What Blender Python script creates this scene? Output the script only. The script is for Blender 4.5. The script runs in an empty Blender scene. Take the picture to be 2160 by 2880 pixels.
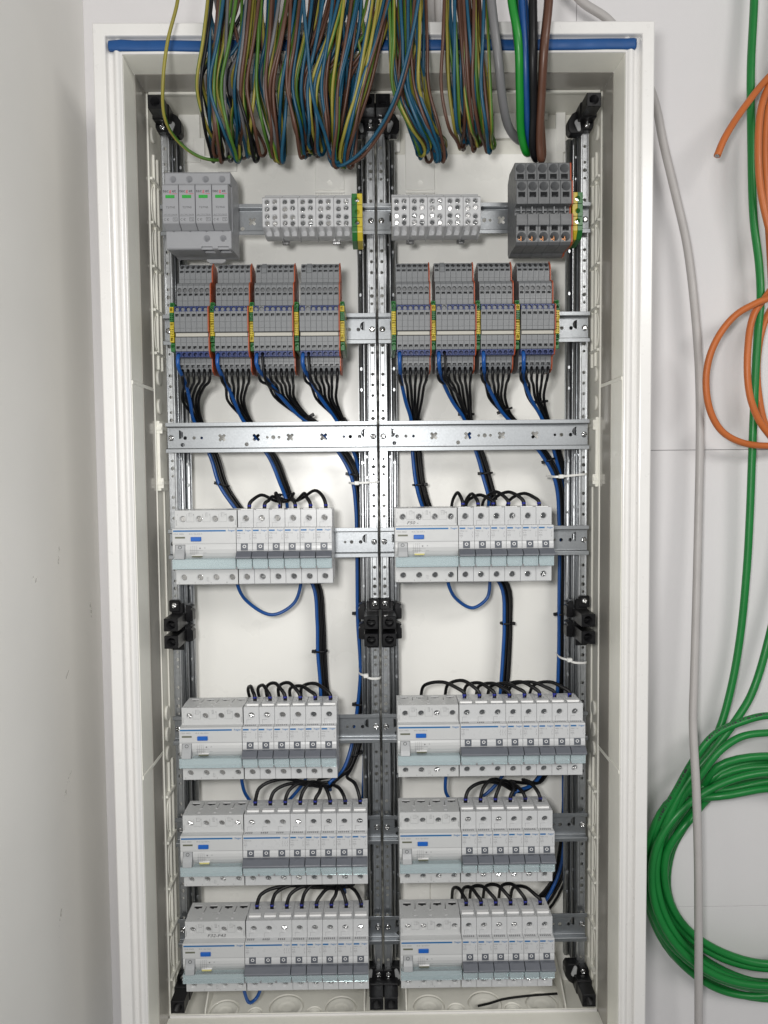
import bpy, bmesh, math, random
from mathutils import Vector, Matrix
random.seed(7)
sc = bpy.context.scene
COL = sc.collection
S = 0.001                                   # everything below is in millimetres

# ------------------------------------------------------------------ camera
CAMP = Vector((-1.8861, -860.0819, -44.5504))
PITCH, YAW, ROLL, FPX = .0519, .0090, .0094, 2055.41      # for a 2160 x 2880 picture
cp, sp, cy_, sy_, cr, sr = math.cos(PITCH), math.sin(PITCH), math.cos(YAW), math.sin(YAW), math.cos(ROLL), math.sin(ROLL)
FW = Vector((sy_*cp, cy_*cp, -sp)); RT0 = Vector((cy_, -sy_, 0)); DN0 = FW.cross(RT0)
RT = RT0*cr + DN0*sr; DN = -RT0*sr + DN0*cr
cam = bpy.data.cameras.new('camera'); cam_o = bpy.data.objects.new('camera', cam); COL.objects.link(cam_o)
cam_o.matrix_world = Matrix(((RT.x, -DN.x, -FW.x, CAMP.x*S), (RT.y, -DN.y, -FW.y, CAMP.y*S), (RT.z, -DN.z, -FW.z, CAMP.z*S), (0, 0, 0, 1)))
cam.sensor_fit = 'HORIZONTAL'; cam.sensor_width = 36; cam.lens = 36*FPX/2160
cam.clip_start = 0.01; cam.clip_end = 50
sc.camera = cam_o

# ------------------------------------------------------------------ light
w = bpy.data.worlds.new('World'); sc.world = w; w.use_nodes = True
bg = w.node_tree.nodes['Background']; bg.inputs[0].default_value = (.93, .97, 1, 1); bg.inputs[1].default_value = 0.20
def area(name, loc, target, size, power, col, shape='DISK', sy=None):
    l = bpy.data.lights.new(name, 'AREA'); l.shape = shape; l.size = size*S; l.energy = power; l.color = col
    if sy: l.size_y = sy*S
    o = bpy.data.objects.new(name, l); COL.objects.link(o); o.location = Vector(loc)*S
    d = (Vector(target)-Vector(loc)); o.rotation_euler = d.to_track_quat('-Z', 'Y').to_euler()
    return o
area('phone_flash', (-75, -905, 5), (0, 0, -90), 85, 4.7, (1, .985, .96))
area('room_lamp', (1000, -2000, 800), (-100, 0, 0), 1400, 22, (1, .97, .93), 'RECTANGLE', 500)  # soft room light, set low and frontal so top faces get less
sc.view_settings.view_transform = 'Standard'; sc.view_settings.look = 'None'
sc.view_settings.exposure = 0; sc.view_settings.gamma = 1
sc.render.engine = 'CYCLES'
sc.cycles.max_bounces = 7; sc.cycles.transparent_max_bounces = 12

# ------------------------------------------------------------------ places: picture points carried to their real depth
def at(u, v, Y):
    d = RT*((u-1080)/FPX) + DN*((v-1440)/FPX) + FW
    t = (Y-CAMP.y)/d.y
    return CAMP + d*t
K = 2160/1659
def a(x, y, Y): return at(x*K, y*K, Y)

# ------------------------------------------------------------------ materials
MATS = {}
def mat(name, col, rough=.45, metal=0, var=.06, scale=60, bump=0, bscale=400, coat=0, spec=.5, rvar=.08, aniso=0):
    m = bpy.data.materials.new(name); m.use_nodes = True; MATS[name] = m
    nt = m.node_tree; n = nt.nodes; L = nt.links; b = n['Principled BSDF']
    b.inputs['Metallic'].default_value = metal; b.inputs['Specular IOR Level'].default_value = spec
    if coat: b.inputs['Coat Weight'].default_value = coat; b.inputs['Coat Roughness'].default_value = .12
    tc = n.new('ShaderNodeTexCoord')
    nz = n.new('ShaderNodeTexNoise'); nz.inputs['Scale'].default_value = scale; nz.inputs['Detail'].default_value = 4
    L.new(tc.outputs['Object'], nz.inputs['Vector'])
    rp = n.new('ShaderNodeValToRGB'); e = rp.color_ramp.elements
    e[0].position = .3; e[1].position = .7
    e[0].color = tuple(max(0, c*(1-var)) for c in col)+(1,); e[1].color = tuple(min(1, c*(1+var)) for c in col)+(1,)
    L.new(nz.outputs['Fac'], rp.inputs['Fac']); L.new(rp.outputs['Color'], b.inputs['Base Color'])
    mr = n.new('ShaderNodeMapRange'); mr.inputs['To Min'].default_value = max(.02, rough-rvar); mr.inputs['To Max'].default_value = min(1, rough+rvar)
    mr.inputs['From Min'].default_value = .3; mr.inputs['From Max'].default_value = .7
    n2 = n.new('ShaderNodeTexNoise'); n2.inputs['Scale'].default_value = scale*2.3; n2.inputs['Detail'].default_value = 3
    L.new(tc.outputs['Object'], n2.inputs['Vector'])
    L.new(n2.outputs['Fac'], mr.inputs['Value']); L.new(mr.outputs['Result'], b.inputs['Roughness'])
    if bump:
        n3 = n.new('ShaderNodeTexNoise'); n3.inputs['Scale'].default_value = bscale; n3.inputs['Detail'].default_value = 2
        L.new(tc.outputs['Object'], n3.inputs['Vector'])
        bp = n.new('ShaderNodeBump'); bp.inputs['Strength'].default_value = bump; bp.inputs['Distance'].default_value = .001
        L.new(n3.outputs['Fac'], bp.inputs['Height']); L.new(bp.outputs['Normal'], b.inputs['Normal'])
    return m
mat('wall_paint', (.735, .72, .73), .75, var=.035, scale=3.5, bump=.10, bscale=900)
mat('side_wall_paint', (.82, .807, .775), .8, var=.05, scale=3, bump=.12, bscale=700)
mat('frame_enamel', (.74, .73, .715), .3, var=.01, coat=.3, rvar=.03)
mat('collar_plastic', (.86, .85, .78), .42, var=.025, scale=25, rvar=.05)
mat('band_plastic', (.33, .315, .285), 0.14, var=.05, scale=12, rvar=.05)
mat('box_plastic', (.74, .73, .67), .5, var=.03, scale=20)
mat('panel_plastic', (.89, .885, .85), 0.3, var=.02, scale=9, rvar=.06, bump=.02, bscale=120)
mat('galvanised', (.45, .465, .48), 0.35, metal=1, var=.10, scale=260, rvar=.06, bump=.006, bscale=120)
mat('zinc_rail', (.31, .325, .34), 0.43, metal=1, var=.07, scale=420, rvar=.06, bump=.006, bscale=160)
mat('bright_steel', (.42, .42, .42), .13, metal=1, var=.08, scale=300, rvar=.06)
mat('clamp_steel', (.16, .16, .165), .45, metal=1, var=.08, scale=300)
mat('copper', (.26, .13, .07), .35, metal=1)
mat('black_plastic', (.005, .005, .006), .36, var=.2, rvar=.06, spec=.28)
mat('breaker_plastic', (.505, .513, .522), 0.3, var=.012, scale=40, bump=.03, bscale=1500)
mat('breaker_warm_plastic', (.495, .502, .504), 0.33, var=.015, scale=40, bump=.03, bscale=1500)
mat('label_paper', (.78, .78, .78), .6, var=.02)
mat('handle_grey', (.105, .113, .132), .38, var=.03, bump=.03, bscale=1200)
mat('toggle_grey', (.10, .11, .13), .4, var=.03)
mat('switch_grey', (.33, .34, .35), .4, var=.03)
mat('print_grey', (.20, .20, .21), .7, var=.1)
mat('print_dark', (.03, .03, .035), .7, var=.1)
mat('print_blue', (.004, .115, .31), .5, var=.03)
mat('print_red', (.45, .03, .06), .6, var=.05)
mat('button_blue', (.008, .10, .42), .3, var=.03)
mat('window_olive', (.11, .115, .08), .3)
mat('window_yellow', (.55, .50, .20), .3)
mat('arrester_grey', (.26, .265, .28), .45, var=.015, bump=.04, bscale=1400)
mat('status_green', (.02, .28, .035), .3, var=.04)
mat('block_grey', (.41, .415, .425), .42, var=.02)
mat('terminal_grey', (.150, .157, .165), .42, var=.04, scale=90)
mat('terminal_dark', (.098, .102, .107), .42, var=.04, scale=90)
mat('terminal_blue', (.012, .026, .115), .4, var=.05)
mat('end_orange', (.31, .055, .015), .42, var=.05)
mat('marker_white', (.36, .35, .31), .5, var=.02)
mat('earth_green', (.008, .105, .017), .36, var=.06)
mat('earth_yellow', (.42, .33, .018), .38, var=.06)
mat('cam_grey', (.33, .335, .34), .5, var=.03)
mat('tie_white', (.66, .66, .64), .35, var=.03)
mat('tie_black', (.006, .006, .007), .4, var=.2, spec=.3)
mat('trim_blue', (.003, .062, .22), 0.55, var=.10, scale=30, bump=.05, bscale=200)
mat('wire_black', (.004, .004, .005), .42, var=.2, rvar=.05, spec=.3)
mat('wire_blue', (.004, .065, .26), .36, var=.06, rvar=.05)
mat('wire_blue_dull', (.004, .060, .112), .45, var=.08)
mat('wire_brown', (.075, .031, .018), .45, var=.08)
mat('wire_grey', (.11, .11, .115), .45, var=.06)
mat('wire_green', (.048, .125, .012), .45, var=.08)
mat('wire_yellow', (.235, .205, .030), .45, var=.08)
mat('ferrule_blue', (.010, .018, .26), .35, var=.05)
mat('cable_grey', (.46, .44, .43), .45, var=.05, scale=25)
mat('cable_grey_dark', (.14, .14, .145), .4, var=.05, scale=25)
mat('cable_green', (.007, .19, .034), .40, var=.07, scale=25)
mat('cable_bright_green', (.005, .19, .018), .36, var=.05)
mat('cable_orange', (.52, .14, .032), .45, var=.07, scale=25)
mat('cable_brown', (.085, .035, .02), .4, var=.05)
mat('cable_blue', (.004, .055, .20), .4, var=.05)
mat('wall_gap', (.10, .10, .10), .9)
mat('smudge', (.36, .35, .33), .9, var=.2, scale=200)
def cover_mat():
    m = bpy.data.materials.new('clear_cover'); m.use_nodes = True; MATS['clear_cover'] = m
    nt = m.node_tree; n = nt.nodes; L = nt.links; n.remove(n['Principled BSDF'])
    tr = n.new('ShaderNodeBsdfTransparent'); tr.inputs[0].default_value = (.90, .955, .955, 1)
    gl = n.new('ShaderNodeBsdfGlossy'); gl.inputs[0].default_value = (.95, 1, 1, 1); gl.inputs['Roughness'].default_value = .13
    df = n.new('ShaderNodeBsdfDiffuse'); df.inputs[0].default_value = (.70, .78, .82, 1)
    fr = n.new('ShaderNodeFresnel'); fr.inputs['IOR'].default_value = 1.5
    m1 = n.new('ShaderNodeMixShader'); m1.inputs[0].default_value = .30
    L.new(tr.outputs[0], m1.inputs[1]); L.new(df.outputs[0], m1.inputs[2])
    m2 = n.new('ShaderNodeMixShader'); L.new(fr.outputs[0], m2.inputs[0]); L.new(m1.outputs[0], m2.inputs[1]); L.new(gl.outputs[0], m2.inputs[2])
    L.new(m2.outputs[0], n['Material Output'].inputs[0])
cover_mat()

# ------------------------------------------------------------------ mesh helpers (millimetres)
def circ(cx, cy, r, n=16, a0=0): return [(cx+r*math.cos(a0+2*math.pi*i/n), cy+r*math.sin(a0+2*math.pi*i/n)) for i in range(n)]
class MB:
    def __init__(s): s.v = []; s.f = []; s.m = []; s.sm = []
    def face(s, idx, m=0, sm=False): s.f.append(tuple(idx)); s.m.append(m); s.sm.append(sm)
    def prism(s, poly, axis, a0, a1, m=0, sm=False, caps=True):
        # poly: 2d points; axis 'x': (y,z), 'y': (x,z), 'z': (x,y)
        def P(p, t):
            return {'x': (t, p[0], p[1]), 'y': (p[0], t, p[1]), 'z': (p[0], p[1], t)}[axis]
        b = len(s.v); n = len(poly)
        s.v += [P(p, a0) for p in poly] + [P(p, a1) for p in poly]
        for i in range(n):
            j = (i+1) % n; s.face((b+i, b+j, b+n+j, b+n+i), m, sm)
        if caps: s.face(range(b+n-1, b-1, -1), m); s.face(range(b+n, b+2*n), m)
        return s
    def box(s, x0, x1, y0, y1, z0, z1, m=0, c=0):
        if c <= 0: return s.prism([(y0, z0), (y1, z0), (y1, z1), (y0, z1)], 'x', x0, x1, m)
        b = len(s.v); X = (x0, x1); Y = (y0, y1); Z = (z0, z1); ix = {}
        for i in (0, 1):
            for j in (0, 1):
                for k in (0, 1):
                    sx, sy, sz = (c if i == 0 else -c), (c if j == 0 else -c), (c if k == 0 else -c)
                    ix[i, j, k, 0] = len(s.v); s.v.append((X[i], Y[j]+sy, Z[k]+sz))
                    ix[i, j, k, 1] = len(s.v); s.v.append((X[i]+sx, Y[j], Z[k]+sz))
                    ix[i, j, k, 2] = len(s.v); s.v.append((X[i]+sx, Y[j]+sy, Z[k]))
        q = [(0, 0), (1, 0), (1, 1), (0, 1)]
        for i in (0, 1):
            s.face([ix[i, p, r, 0] for p, r in q], m); s.face([ix[p, i, r, 1] for p, r in q], m); s.face([ix[p, r, i, 2] for p, r in q], m)
            for j in (0, 1):
                s.face((ix[i, j, 0, 0], ix[i, j, 1, 0], ix[i, j, 1, 1], ix[i, j, 0, 1]), m)
                s.face((ix[i, 0, j, 0], ix[i, 1, j, 0], ix[i, 1, j, 2], ix[i, 0, j, 2]), m)
                s.face((ix[0, i, j, 1], ix[1, i, j, 1], ix[1, i, j, 2], ix[0, i, j, 2]), m)
                for k in (0, 1): s.face((ix[i, j, k, 0], ix[i, j, k, 1], ix[i, j, k, 2]), m)
        return s
    def cyl(s, axis, c0, c1, r, t0, t1, n=16, m=0, sm=True): return s.prism(circ(c0, c1, r, n), axis, t0, t1, m, sm)
    def tube(s, pts, r, n=8, m=0, m2=None, twist=0, closed=False, cap=True):
        pts = [Vector(p) for p in pts]; N = len(pts)
        T = []
        for i in range(N):
            if closed: d = pts[(i+1) % N]-pts[i-1]
            else: d = pts[min(N-1, i+1)]-pts[max(0, i-1)]
            T.append(d.normalized() if d.length > 1e-9 else Vector((0, 0, 1)))
        u = T[0].orthogonal().normalized(); b = len(s.v)
        for i in range(N):
            u = (u-T[i]*u.dot(T[i])).normalized(); w_ = T[i].cross(u); rr = r[i] if isinstance(r, (list, tuple)) else r
            for k in range(n):
                an = 2*math.pi*k/n + twist*i
                s.v.append(tuple(pts[i]+u*(rr*math.cos(an))+w_*(rr*math.sin(an))))
        for i in range(N if closed else N-1):
            i2 = (i+1) % N
            for k in range(n):
                k2 = (k+1) % n; mm = m if (m2 is None or k >= n*.42) else m2
                s.face((b+i*n+k, b+i*n+k2, b+i2*n+k2, b+i2*n+k), mm, True)
        if cap and not closed:
            s.face(range(b+n-1, b-1, -1), m); s.face(range(b+(N-1)*n, b+N*n), m)
        return s
    def text(s, t, x, z, y, size, m=0, align='L', sx=1, shear=0):
        vs, fs = text_data(t, shear)
        w_ = max((p[0] for p in vs), default=0)*size*sx
        ox = x if align == 'L' else (x-w_ if align == 'R' else x-w_/2)
        b = len(s.v); s.v += [(ox+p[0]*size*sx, y, z+p[1]*size) for p in vs]
        for f in fs: s.face([b+i for i in f], m)
        return s
    def mesh(s, name, mats, bevel=0, seg=1, flip=False):
        me = bpy.data.meshes.new(name)
        me.from_pydata([(p[0]*S, p[1]*S, p[2]*S) for p in s.v], [], s.f)
        me.polygons.foreach_set('material_index', s.m); me.polygons.foreach_set('use_smooth', s.sm)
        for k in mats: me.materials.append(MATS[k])
        bm = bmesh.new(); bm.from_mesh(me)
        bmesh.ops.recalc_face_normals(bm, faces=bm.faces)
        if bevel:
            es = [e for e in bm.edges if e.is_manifold and e.calc_face_angle(0) > .5]
            bmesh.ops.bevel(bm, geom=es, offset=bevel*S, segments=seg, affect='EDGES', profile=.5, clamp_overlap=True)
        bm.to_mesh(me); bm.free(); me.update()
        return me
_T = {}
def text_data(t, shear=0, bold=0):
    if ':hager' in t or t in ('tec', 'et', 'g'): bold = .012
    if (t, shear) in _T: return _T[t, shear]
    c = bpy.data.curves.new('lettering', 'FONT'); c.body = t; c.size = 1; c.resolution_u = 2; c.shear = shear; c.offset = bold; c.fill_mode = 'FRONT'
    o = bpy.data.objects.new('lettering', c); COL.objects.link(o)
    bpy.context.view_layer.update()
    me = o.evaluated_get(bpy.context.evaluated_depsgraph_get()).to_mesh()
    r = ([(v.co.x, v.co.y) for v in me.vertices], [tuple(p.vertices) for p in me.polygons])
    bpy.data.objects.remove(o); bpy.data.curves.remove(c); _T[t, shear] = r
    return r
def cut(me, cutter):
    """me minus cutter (both meshes), as a new mesh"""
    A = bpy.data.objects.new('a', me); B = bpy.data.objects.new('b', cutter); COL.objects.link(A); COL.objects.link(B)
    md = A.modifiers.new('cut', 'BOOLEAN'); md.object = B; md.operation = 'DIFFERENCE'; md.solver = 'EXACT'; md.use_self = True
    bpy.context.view_layer.update()
    dg = bpy.context.evaluated_depsgraph_get()
    out = bpy.data.meshes.new_from_object(A.evaluated_get(dg), preserve_all_data_layers=True, depsgraph=dg); out.name = me.name
    bpy.data.objects.remove(A); bpy.data.objects.remove(B); bpy.data.meshes.remove(cutter)
    return out
def tag(o, label=None, cat=None, group=None, kind=None):
    if label: o['label'] = label
    if cat: o['category'] = cat
    if group: o['group'] = group
    if kind: o['kind'] = kind
    return o
def thing(name, loc, label, cat, group=None):
    o = bpy.data.objects.new(name, None); COL.objects.link(o); o.location = Vector(loc)*S; o.empty_display_size = .01
    return tag(o, label, cat, group)
def part(name, me, parent=None, loc=(0, 0, 0), rot=None, scale=None):
    o = bpy.data.objects.new(name, me); COL.objects.link(o); o.parent = parent; o.location = Vector(loc)*S
    if rot: o.rotation_euler = rot
    if scale: o.scale = scale
    return o
def smooth(pts, k=6):
    P = [Vector(p) for p in pts]; out = []
    for i in range(len(P)-1):
        p0 = P[i-1] if i else P[0]*2-P[1]; p1 = P[i]; p2 = P[i+1]; p3 = P[i+2] if i+2 < len(P) else P[-1]*2-P[-2]
        # centripetal-ish: scale tangents by the segment length
        l = (p2-p1).length; l0 = max((p1-p0).length, 1e-6); l2 = max((p3-p2).length, 1e-6)
        t1 = ((p1-p0)/l0+(p2-p1)/max(l, 1e-6))*.5*l; t2 = ((p2-p1)/max(l, 1e-6)+(p3-p2)/l2)*.5*l
        for j in range(k):
            t = j/k; out.append(p1*(2*t**3-3*t*t+1)+t1*(t**3-2*t*t+t)+p2*(-2*t**3+3*t*t)+t2*(t**3-t*t))
    out.append(P[-1]); return out

ORD = ['first', 'second', 'third', 'fourth', 'fifth', 'sixth', 'seventh', 'eighth', 'ninth', 'tenth', 'eleventh', 'twelfth']

# ================================================================== THE SETTING: two painted walls
YW = 75.0
def build_walls():
    root = MB().box(-900, 1500, YW+9, YW+20, -1500, 1400).mesh('wall_back', ['wall_gap'])
    wb = tag(part('wall_back', root), 'white boarded wall behind the distribution cabinet', 'wall', kind='structure')
    zs1 = at(1900, 1266, YW).z; zs2 = at(1990, 2550, YW).z; xv = at(1622, 20, YW).x
    g = .55
    cells = [(-900, 150-g/2, -1500, 1400), (150+g/2, xv-g/2, zs1+g/2, 1400), (xv+g/2, 1500, zs1+g/2, 1400), (150+g/2, 1500, zs2+g/2, zs1-g/2), (150+g/2, 1500, -1500, zs2-g/2)]
    for c in cells:
        part('panel', MB().box(c[0], c[1], YW, YW+8.8, c[2], c[3], c=.25).mesh('panel', ['wall_paint']), wb)
    xl = -358.6
    part_o = part('wall_left', MB().box(xl-60, xl, -2200, YW-.4, -1500, 1400).mesh('wall_left', ['side_wall_paint']))
    tag(part_o, 'off-white side wall left of the cabinet', 'wall', kind='structure')
    # scuffs and smears left on the side wall by work
    rnd = random.Random(3)
    for (u, v, l, wd, an) in [(190, 2210, 24, 4, .9), (95, 1630, 9, 5, .2), (165, 1565, 12, 2.5, 1.4), (255, 1720, 16, 4, 1.57), (190, 1895, 9, 2, .8), (170, 2590, 18, 4, 1.3)]:
        d = RT*((u-1080)/FPX)+DN*((v-1440)/FPX)+FW; t = (xl+.02-CAMP.x)/d.x; p = CAMP+d*t
        pts = []
        for i in range(14):
            th = 2*math.pi*i/14; q = (l*math.cos(th)*rnd.uniform(.7, 1), wd*math.sin(th)*rnd.uniform(.5, 1))
            pts.append((p.y+q[0]*math.cos(an)-q[1]*math.sin(an), p.z+q[0]*math.sin(an)+q[1]*math.cos(an)))
        m = MB(); m.v = [(xl+.05, y, z) for y, z in pts]; m.face(range(14))
        part('scuff', m.mesh('scuff', ['scuff_mark']), part_o)
def scuff_mat():
    m = bpy.data.materials.new('scuff_mark'); m.use_nodes = True; MATS['scuff_mark'] = m
    nt = m.node_tree; n = nt.nodes; L = nt.links; b = n['Principled BSDF']; b.inputs['Base Color'].default_value = (.70, .685, .65, 1); b.inputs['Roughness'].default_value = .9
    tc = n.new('ShaderNodeTexCoord'); nz = n.new('ShaderNodeTexNoise'); nz.inputs['Scale'].default_value = 130; nz.inputs['Detail'].default_value = 5
    rp = n.new('ShaderNodeValToRGB'); rp.color_ramp.elements[0].position = .5; rp.color_ramp.elements[1].position = .75
    L.new(tc.outputs['Object'], nz.inputs['Vector']); L.new(nz.outputs['Fac'], rp.inputs['Fac']); L.new(rp.outputs['Color'], b.inputs['Alpha'])
scuff_mat()
build_walls()

# ================================================================== THE CABINET
XI, ZT, ZB = 264.5, 397.0, -709.0          # clear opening
YB = 70.0                                  # back panel
cab = thing('cabinet', (0, 0, ZB-60), 'tall open white distribution cabinet mounted on the wall', 'cabinet')
COFF = Vector((0, 0, -(ZB-60)))
def cpart(name, me, parent=cab): return part(name, me, parent, COFF if parent is cab else (0, 0, 0))
def sweep_rect(profile, x, zt, zb, name, mats, sm=False, closed=True):
    """profile: (outward offset, Y) pairs carried round the opening with mitred corners"""
    m = MB(); n = len(profile)
    for sx, zz in ((-1, 1), (1, 1), (1, -1), (-1, -1)):
        for o, y in profile: m.v.append((sx*(x+o), y, (zt+o) if zz > 0 else (zb-o)))
    for c in range(4):
        d = (c+1) % 4
        for i in range(n if closed else n-1):
            j = (i+1) % n; m.face((c*n+i, c*n+j, d*n+j, d*n+i), 0, sm)
    return m.mesh(name, mats, bevel=.0)
ZBF = ZB
fr = [(28.5, -58), (28.5, -73), (28.1, -74.3), (27, -75), (16.6, -75), (15.6, -74.6), (15.1, -73.6), (14.9, -69.4), (14.2, -67.9), (12.6, -67.0), (10.4, -66.8), (9.2, -67.3)]
for i in range(9):
    t = i/8; fr.append((8.8-t*7.4, -67.8-4.0*math.sin(math.pi*(.10+.78*t))))
fr += [(.7, -69.0), (0, -68.2), (0, -58)]
cpart('frame', sweep_rect(fr, XI, ZT, ZBF, 'frame', ['frame_enamel']))
# the blue strip in the head channel, with its two white end caps
tz0, tz1 = ZT+1.6, ZT+12.6
pr = [(-66.9, tz0), (-66.9, tz1)] + [(-68.3-4.4*math.sin(math.pi*(.05+.90*i/8))**.25, tz1-(tz1-tz0)*i/8) for i in range(9)]
m = MB(); xs = [-277.5, -276, -266, -264] + [-250+i*33 for i in range(16)] + [262, 272, 274.5]
rr = random.Random(5); n = len(pr)
for x in xs:
    e = .88 if abs(x) > 273 else (1.0 if abs(x) > 262 else .97); dz = rr.uniform(-.35, .35)
    for y, z in pr: m.v.append((x, -67+(y+67)*e - (1.1 if abs(x) > 262 else 0), (tz0+tz1)/2+(z-(tz0+tz1)/2)*e+dz))
for c in range(len(xs)-1):
    for i in range(n): j = (i+1) % n; m.face((c*n+i, c*n+j, (c+1)*n+j, (c+1)*n+i), 0, i > 1)
m.face(range(n)); m.face(range((len(xs)-1)*n, len(xs)*n))
o = cpart('trim_strip', m.mesh('trim_strip', ['trim_blue'])); o['label'] = 'blue strip set along the head of the frame'
for x in (-268.5, 266):
    cpart('cap', MB().prism(circ(x, ZT+14.2, 2.6, 14), 'y', -69.5, -67, 0, True).mesh('cap', ['frame_enamel'], bevel=.5))
# collar, grey band and box shell: the inside of the cabinet
def ring(name, y0, y1, th, mat_, inset=0, zb=ZB, zt=ZT):
    return cpart(name, sweep_rect([(inset, y0), (inset, y1), (th, y1), (th, y0)], XI, zt, zb, name, [mat_]))
ZD = ZB-6
zj1 = at(1710, 1066, -40).z; zj2 = at(1700, 2140, -40).z
for sgn in (-1, 1):                         # the side collars come in three lengths
    for (z0, z1, dx) in ((zj1+.3, ZT-.4, .3), (zj2+.3, zj1-.3, .7), (ZD, zj2-.3, .3)):
        xa, xb = sgn*(XI-dx), sgn*(XI+2.6)
        cpart('collar', MB().box(min(xa, xb), max(xa, xb), -67, -30.2, z0, z1, c=.25).mesh('collar', ['collar_plastic']))
        xa = sgn*(XI-.5-dx)
        cpart('inner_band', MB().box(min(xa, xb), max(xa, xb), -29.8, 8, z0, z1, c=.25).mesh('inner_band', ['band_plastic']))
    for z in (zj1, zj2):
        xa, xb = sgn*(XI-1.3), sgn*(XI+2)
        cpart('joint_lip', MB().box(min(xa, xb), max(xa, xb), -66, 8, z-4.5, z-.2, c=.4).mesh('joint_lip', ['collar_plastic']))
cpart('collar', MB().box(-XI, XI, -67, -30.2, ZT-.05, ZT+2.6, c=.1).mesh('collar', ['collar_plastic']))
cpart('inner_band', MB().box(-XI+.6, XI-.6, -29.8, 8, ZT-.5, ZT+2.6, c=.2).mesh('inner_band', ['band_plastic']))
cpart('head_lip', MB().box(-XI+4, XI-4, 5.5, 9.5, ZT-3.2, ZT-.6, c=.4).mesh('head_lip', ['collar_plastic']))
cpart('collar', MB().box(-XI, XI, -67, -30.2, ZB-2.6, ZB+.05, c=.1).mesh('collar', ['collar_plastic']))
cpart('inner_band', MB().box(-XI+.6, XI-.6, -29.8, 5.2, ZB-2.6, ZB+.4, c=.2).mesh('inner_band', ['collar_plastic']))
cpart('sill_lip', MB().box(-XI+1.5, XI-1.5, 5.4, 7.2, ZB-3, ZB+2.6, c=.5).mesh('sill_lip', ['frame_enamel']))
cpart('sill_lip', MB().box(-XI+1.5, XI-1.5, 8.6, 10.6, ZB-3, ZB+1.8, c=.5).mesh('sill_lip', ['collar_plastic']))
# box shell
cpart('box_side', MB().box(-XI-3, -XI+.2, 8.3, YB+3, ZD-3, ZT+3).mesh('box_side', ['box_plastic']))
cpart('box_side', MB().box(XI-.2, XI+3, 8.3, YB+3, ZD-3, ZT+3).mesh('box_side', ['box_plastic']))
cpart('box_top', MB().box(-XI-3, XI+3, 8.3, YB+3, ZT+3.1, ZT+6).mesh('box_top', ['box_plastic']))
# floor of the box with its round knock-outs
floor = MB().box(-XI-3, XI+3, 8, YB+3, ZD-9, ZD).mesh('box_floor', ['box_plastic'])
kn = [(-200, 26, 18.5), (-161, 21, 9.5), (-123, 31, 22), (-87, 21, 9.5), (-54, 28, 20), (57, 28, 20), (91, 21, 11.5), (128, 31, 22), (162, 21, 11), (200, 29, 21)]
cm = MB()
for x, y, r in kn: cm.cyl('z', x, y, r, ZD-4.5, ZD+2, 32)
floor = cut(floor, cm.mesh('k', ['box_plastic']))
fo = cpart('box_floor', floor)
for x, y, r in kn:
    m = MB(); prof = [(r-.5, ZD-4.6), (r-1.2, ZD-1.2), (r*.78, ZD-.2), (r*.72, ZD-2.2), (r*.52, ZD-1.2), (r*.46, ZD-2.8), (r*.2, ZD-2.6), (.01, ZD-2.9)]
    N = 32; b = 0
    for rr_, z in prof:
        for k in range(N): m.v.append((x+rr_*math.cos(2*math.pi*k/N), y+rr_*math.sin(2*math.pi*k/N), z))
    for i in range(len(prof)-1):
        for k in range(N): k2 = (k+1) % N; m.face((i*N+k, i*N+k2, (i+1)*N+k2, (i+1)*N+k), 0, True)
    part('knockout', m.mesh('knockout', ['box_plastic']), fo)
for x in (-221, -24, 28, 226):              # upright webs beside the knock-out field
    cpart('web', MB().prism([(10, ZD), (68, ZD), (68, ZD+40), (55, ZD+36), (14, ZD+10)], 'x', x-1, x+1, 0).mesh('web', ['box_plastic'], bevel=.3))
# back: one large panel per field, and smaller plates below
zbk = -512
for x0, x1 in ((-XI, -.4), (.4, XI)):
    cpart('back_panel', MB().box(x0, x1, YB, YB+2.6, zbk, 352, c=.4).mesh('back_panel', ['panel_plastic']))
for x0, x1 in ((-XI, -133), (-132.2, -.4), (.4, 62), (62.8, 166), (166.8, XI)):
    cpart('back_plate', MB().box(x0, x1, YB+.5, YB+2.6, ZD, zbk-.8, c=.4).mesh('back_plate', ['panel_plastic']))
cpart('box_back', MB().box(-XI-3, XI+3, YB+2.8, YB+4.6, ZD-3, ZT+3).mesh('box_back', ['box_plastic']))
# raised bosses at the head of the back panel
BK = [0]
def boss(xc, zt, zb, wd, hole=True):
    BK[0] += 1
    me = MB().box(xc-wd/2, xc+wd/2, YB-2.2-.13*BK[0], YB+.2, zb, zt, c=.5).mesh('boss', ['panel_plastic'])
    if hole:
        c = MB().cyl('y', xc, zb+9, 3.2, YB-4, YB-1, 20).mesh('k', ['panel_plastic']); me = cut(me, c)
    return cpart('boss', me)
for u in (712, 907):
    p = a(u, 360, YB); boss(p.x, p.z+40, a(u, 412, YB).z, 36); cpart('boss_ledge', MB().box(p.x-18, p.x+18, YB-4.5, YB-.1, a(u, 420, YB).z, a(u, 417, YB).z, c=.4).mesh('boss_ledge', ['panel_plastic']))
for u, wd, t0, t1 in ((490, 24, 300, 372), (410, 26, 215, 352), (1090, 26, 215, 300), (1190, 30, 280, 360), (1165, 20, 215, 260), (430, 14, 300, 340), (850, 16, 250, 330), (1210, 12, 215, 330)):
    boss(a(u, 300, YB).x, a(u, t0, YB).z, a(u, t1, YB).z, wd, False)
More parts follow.
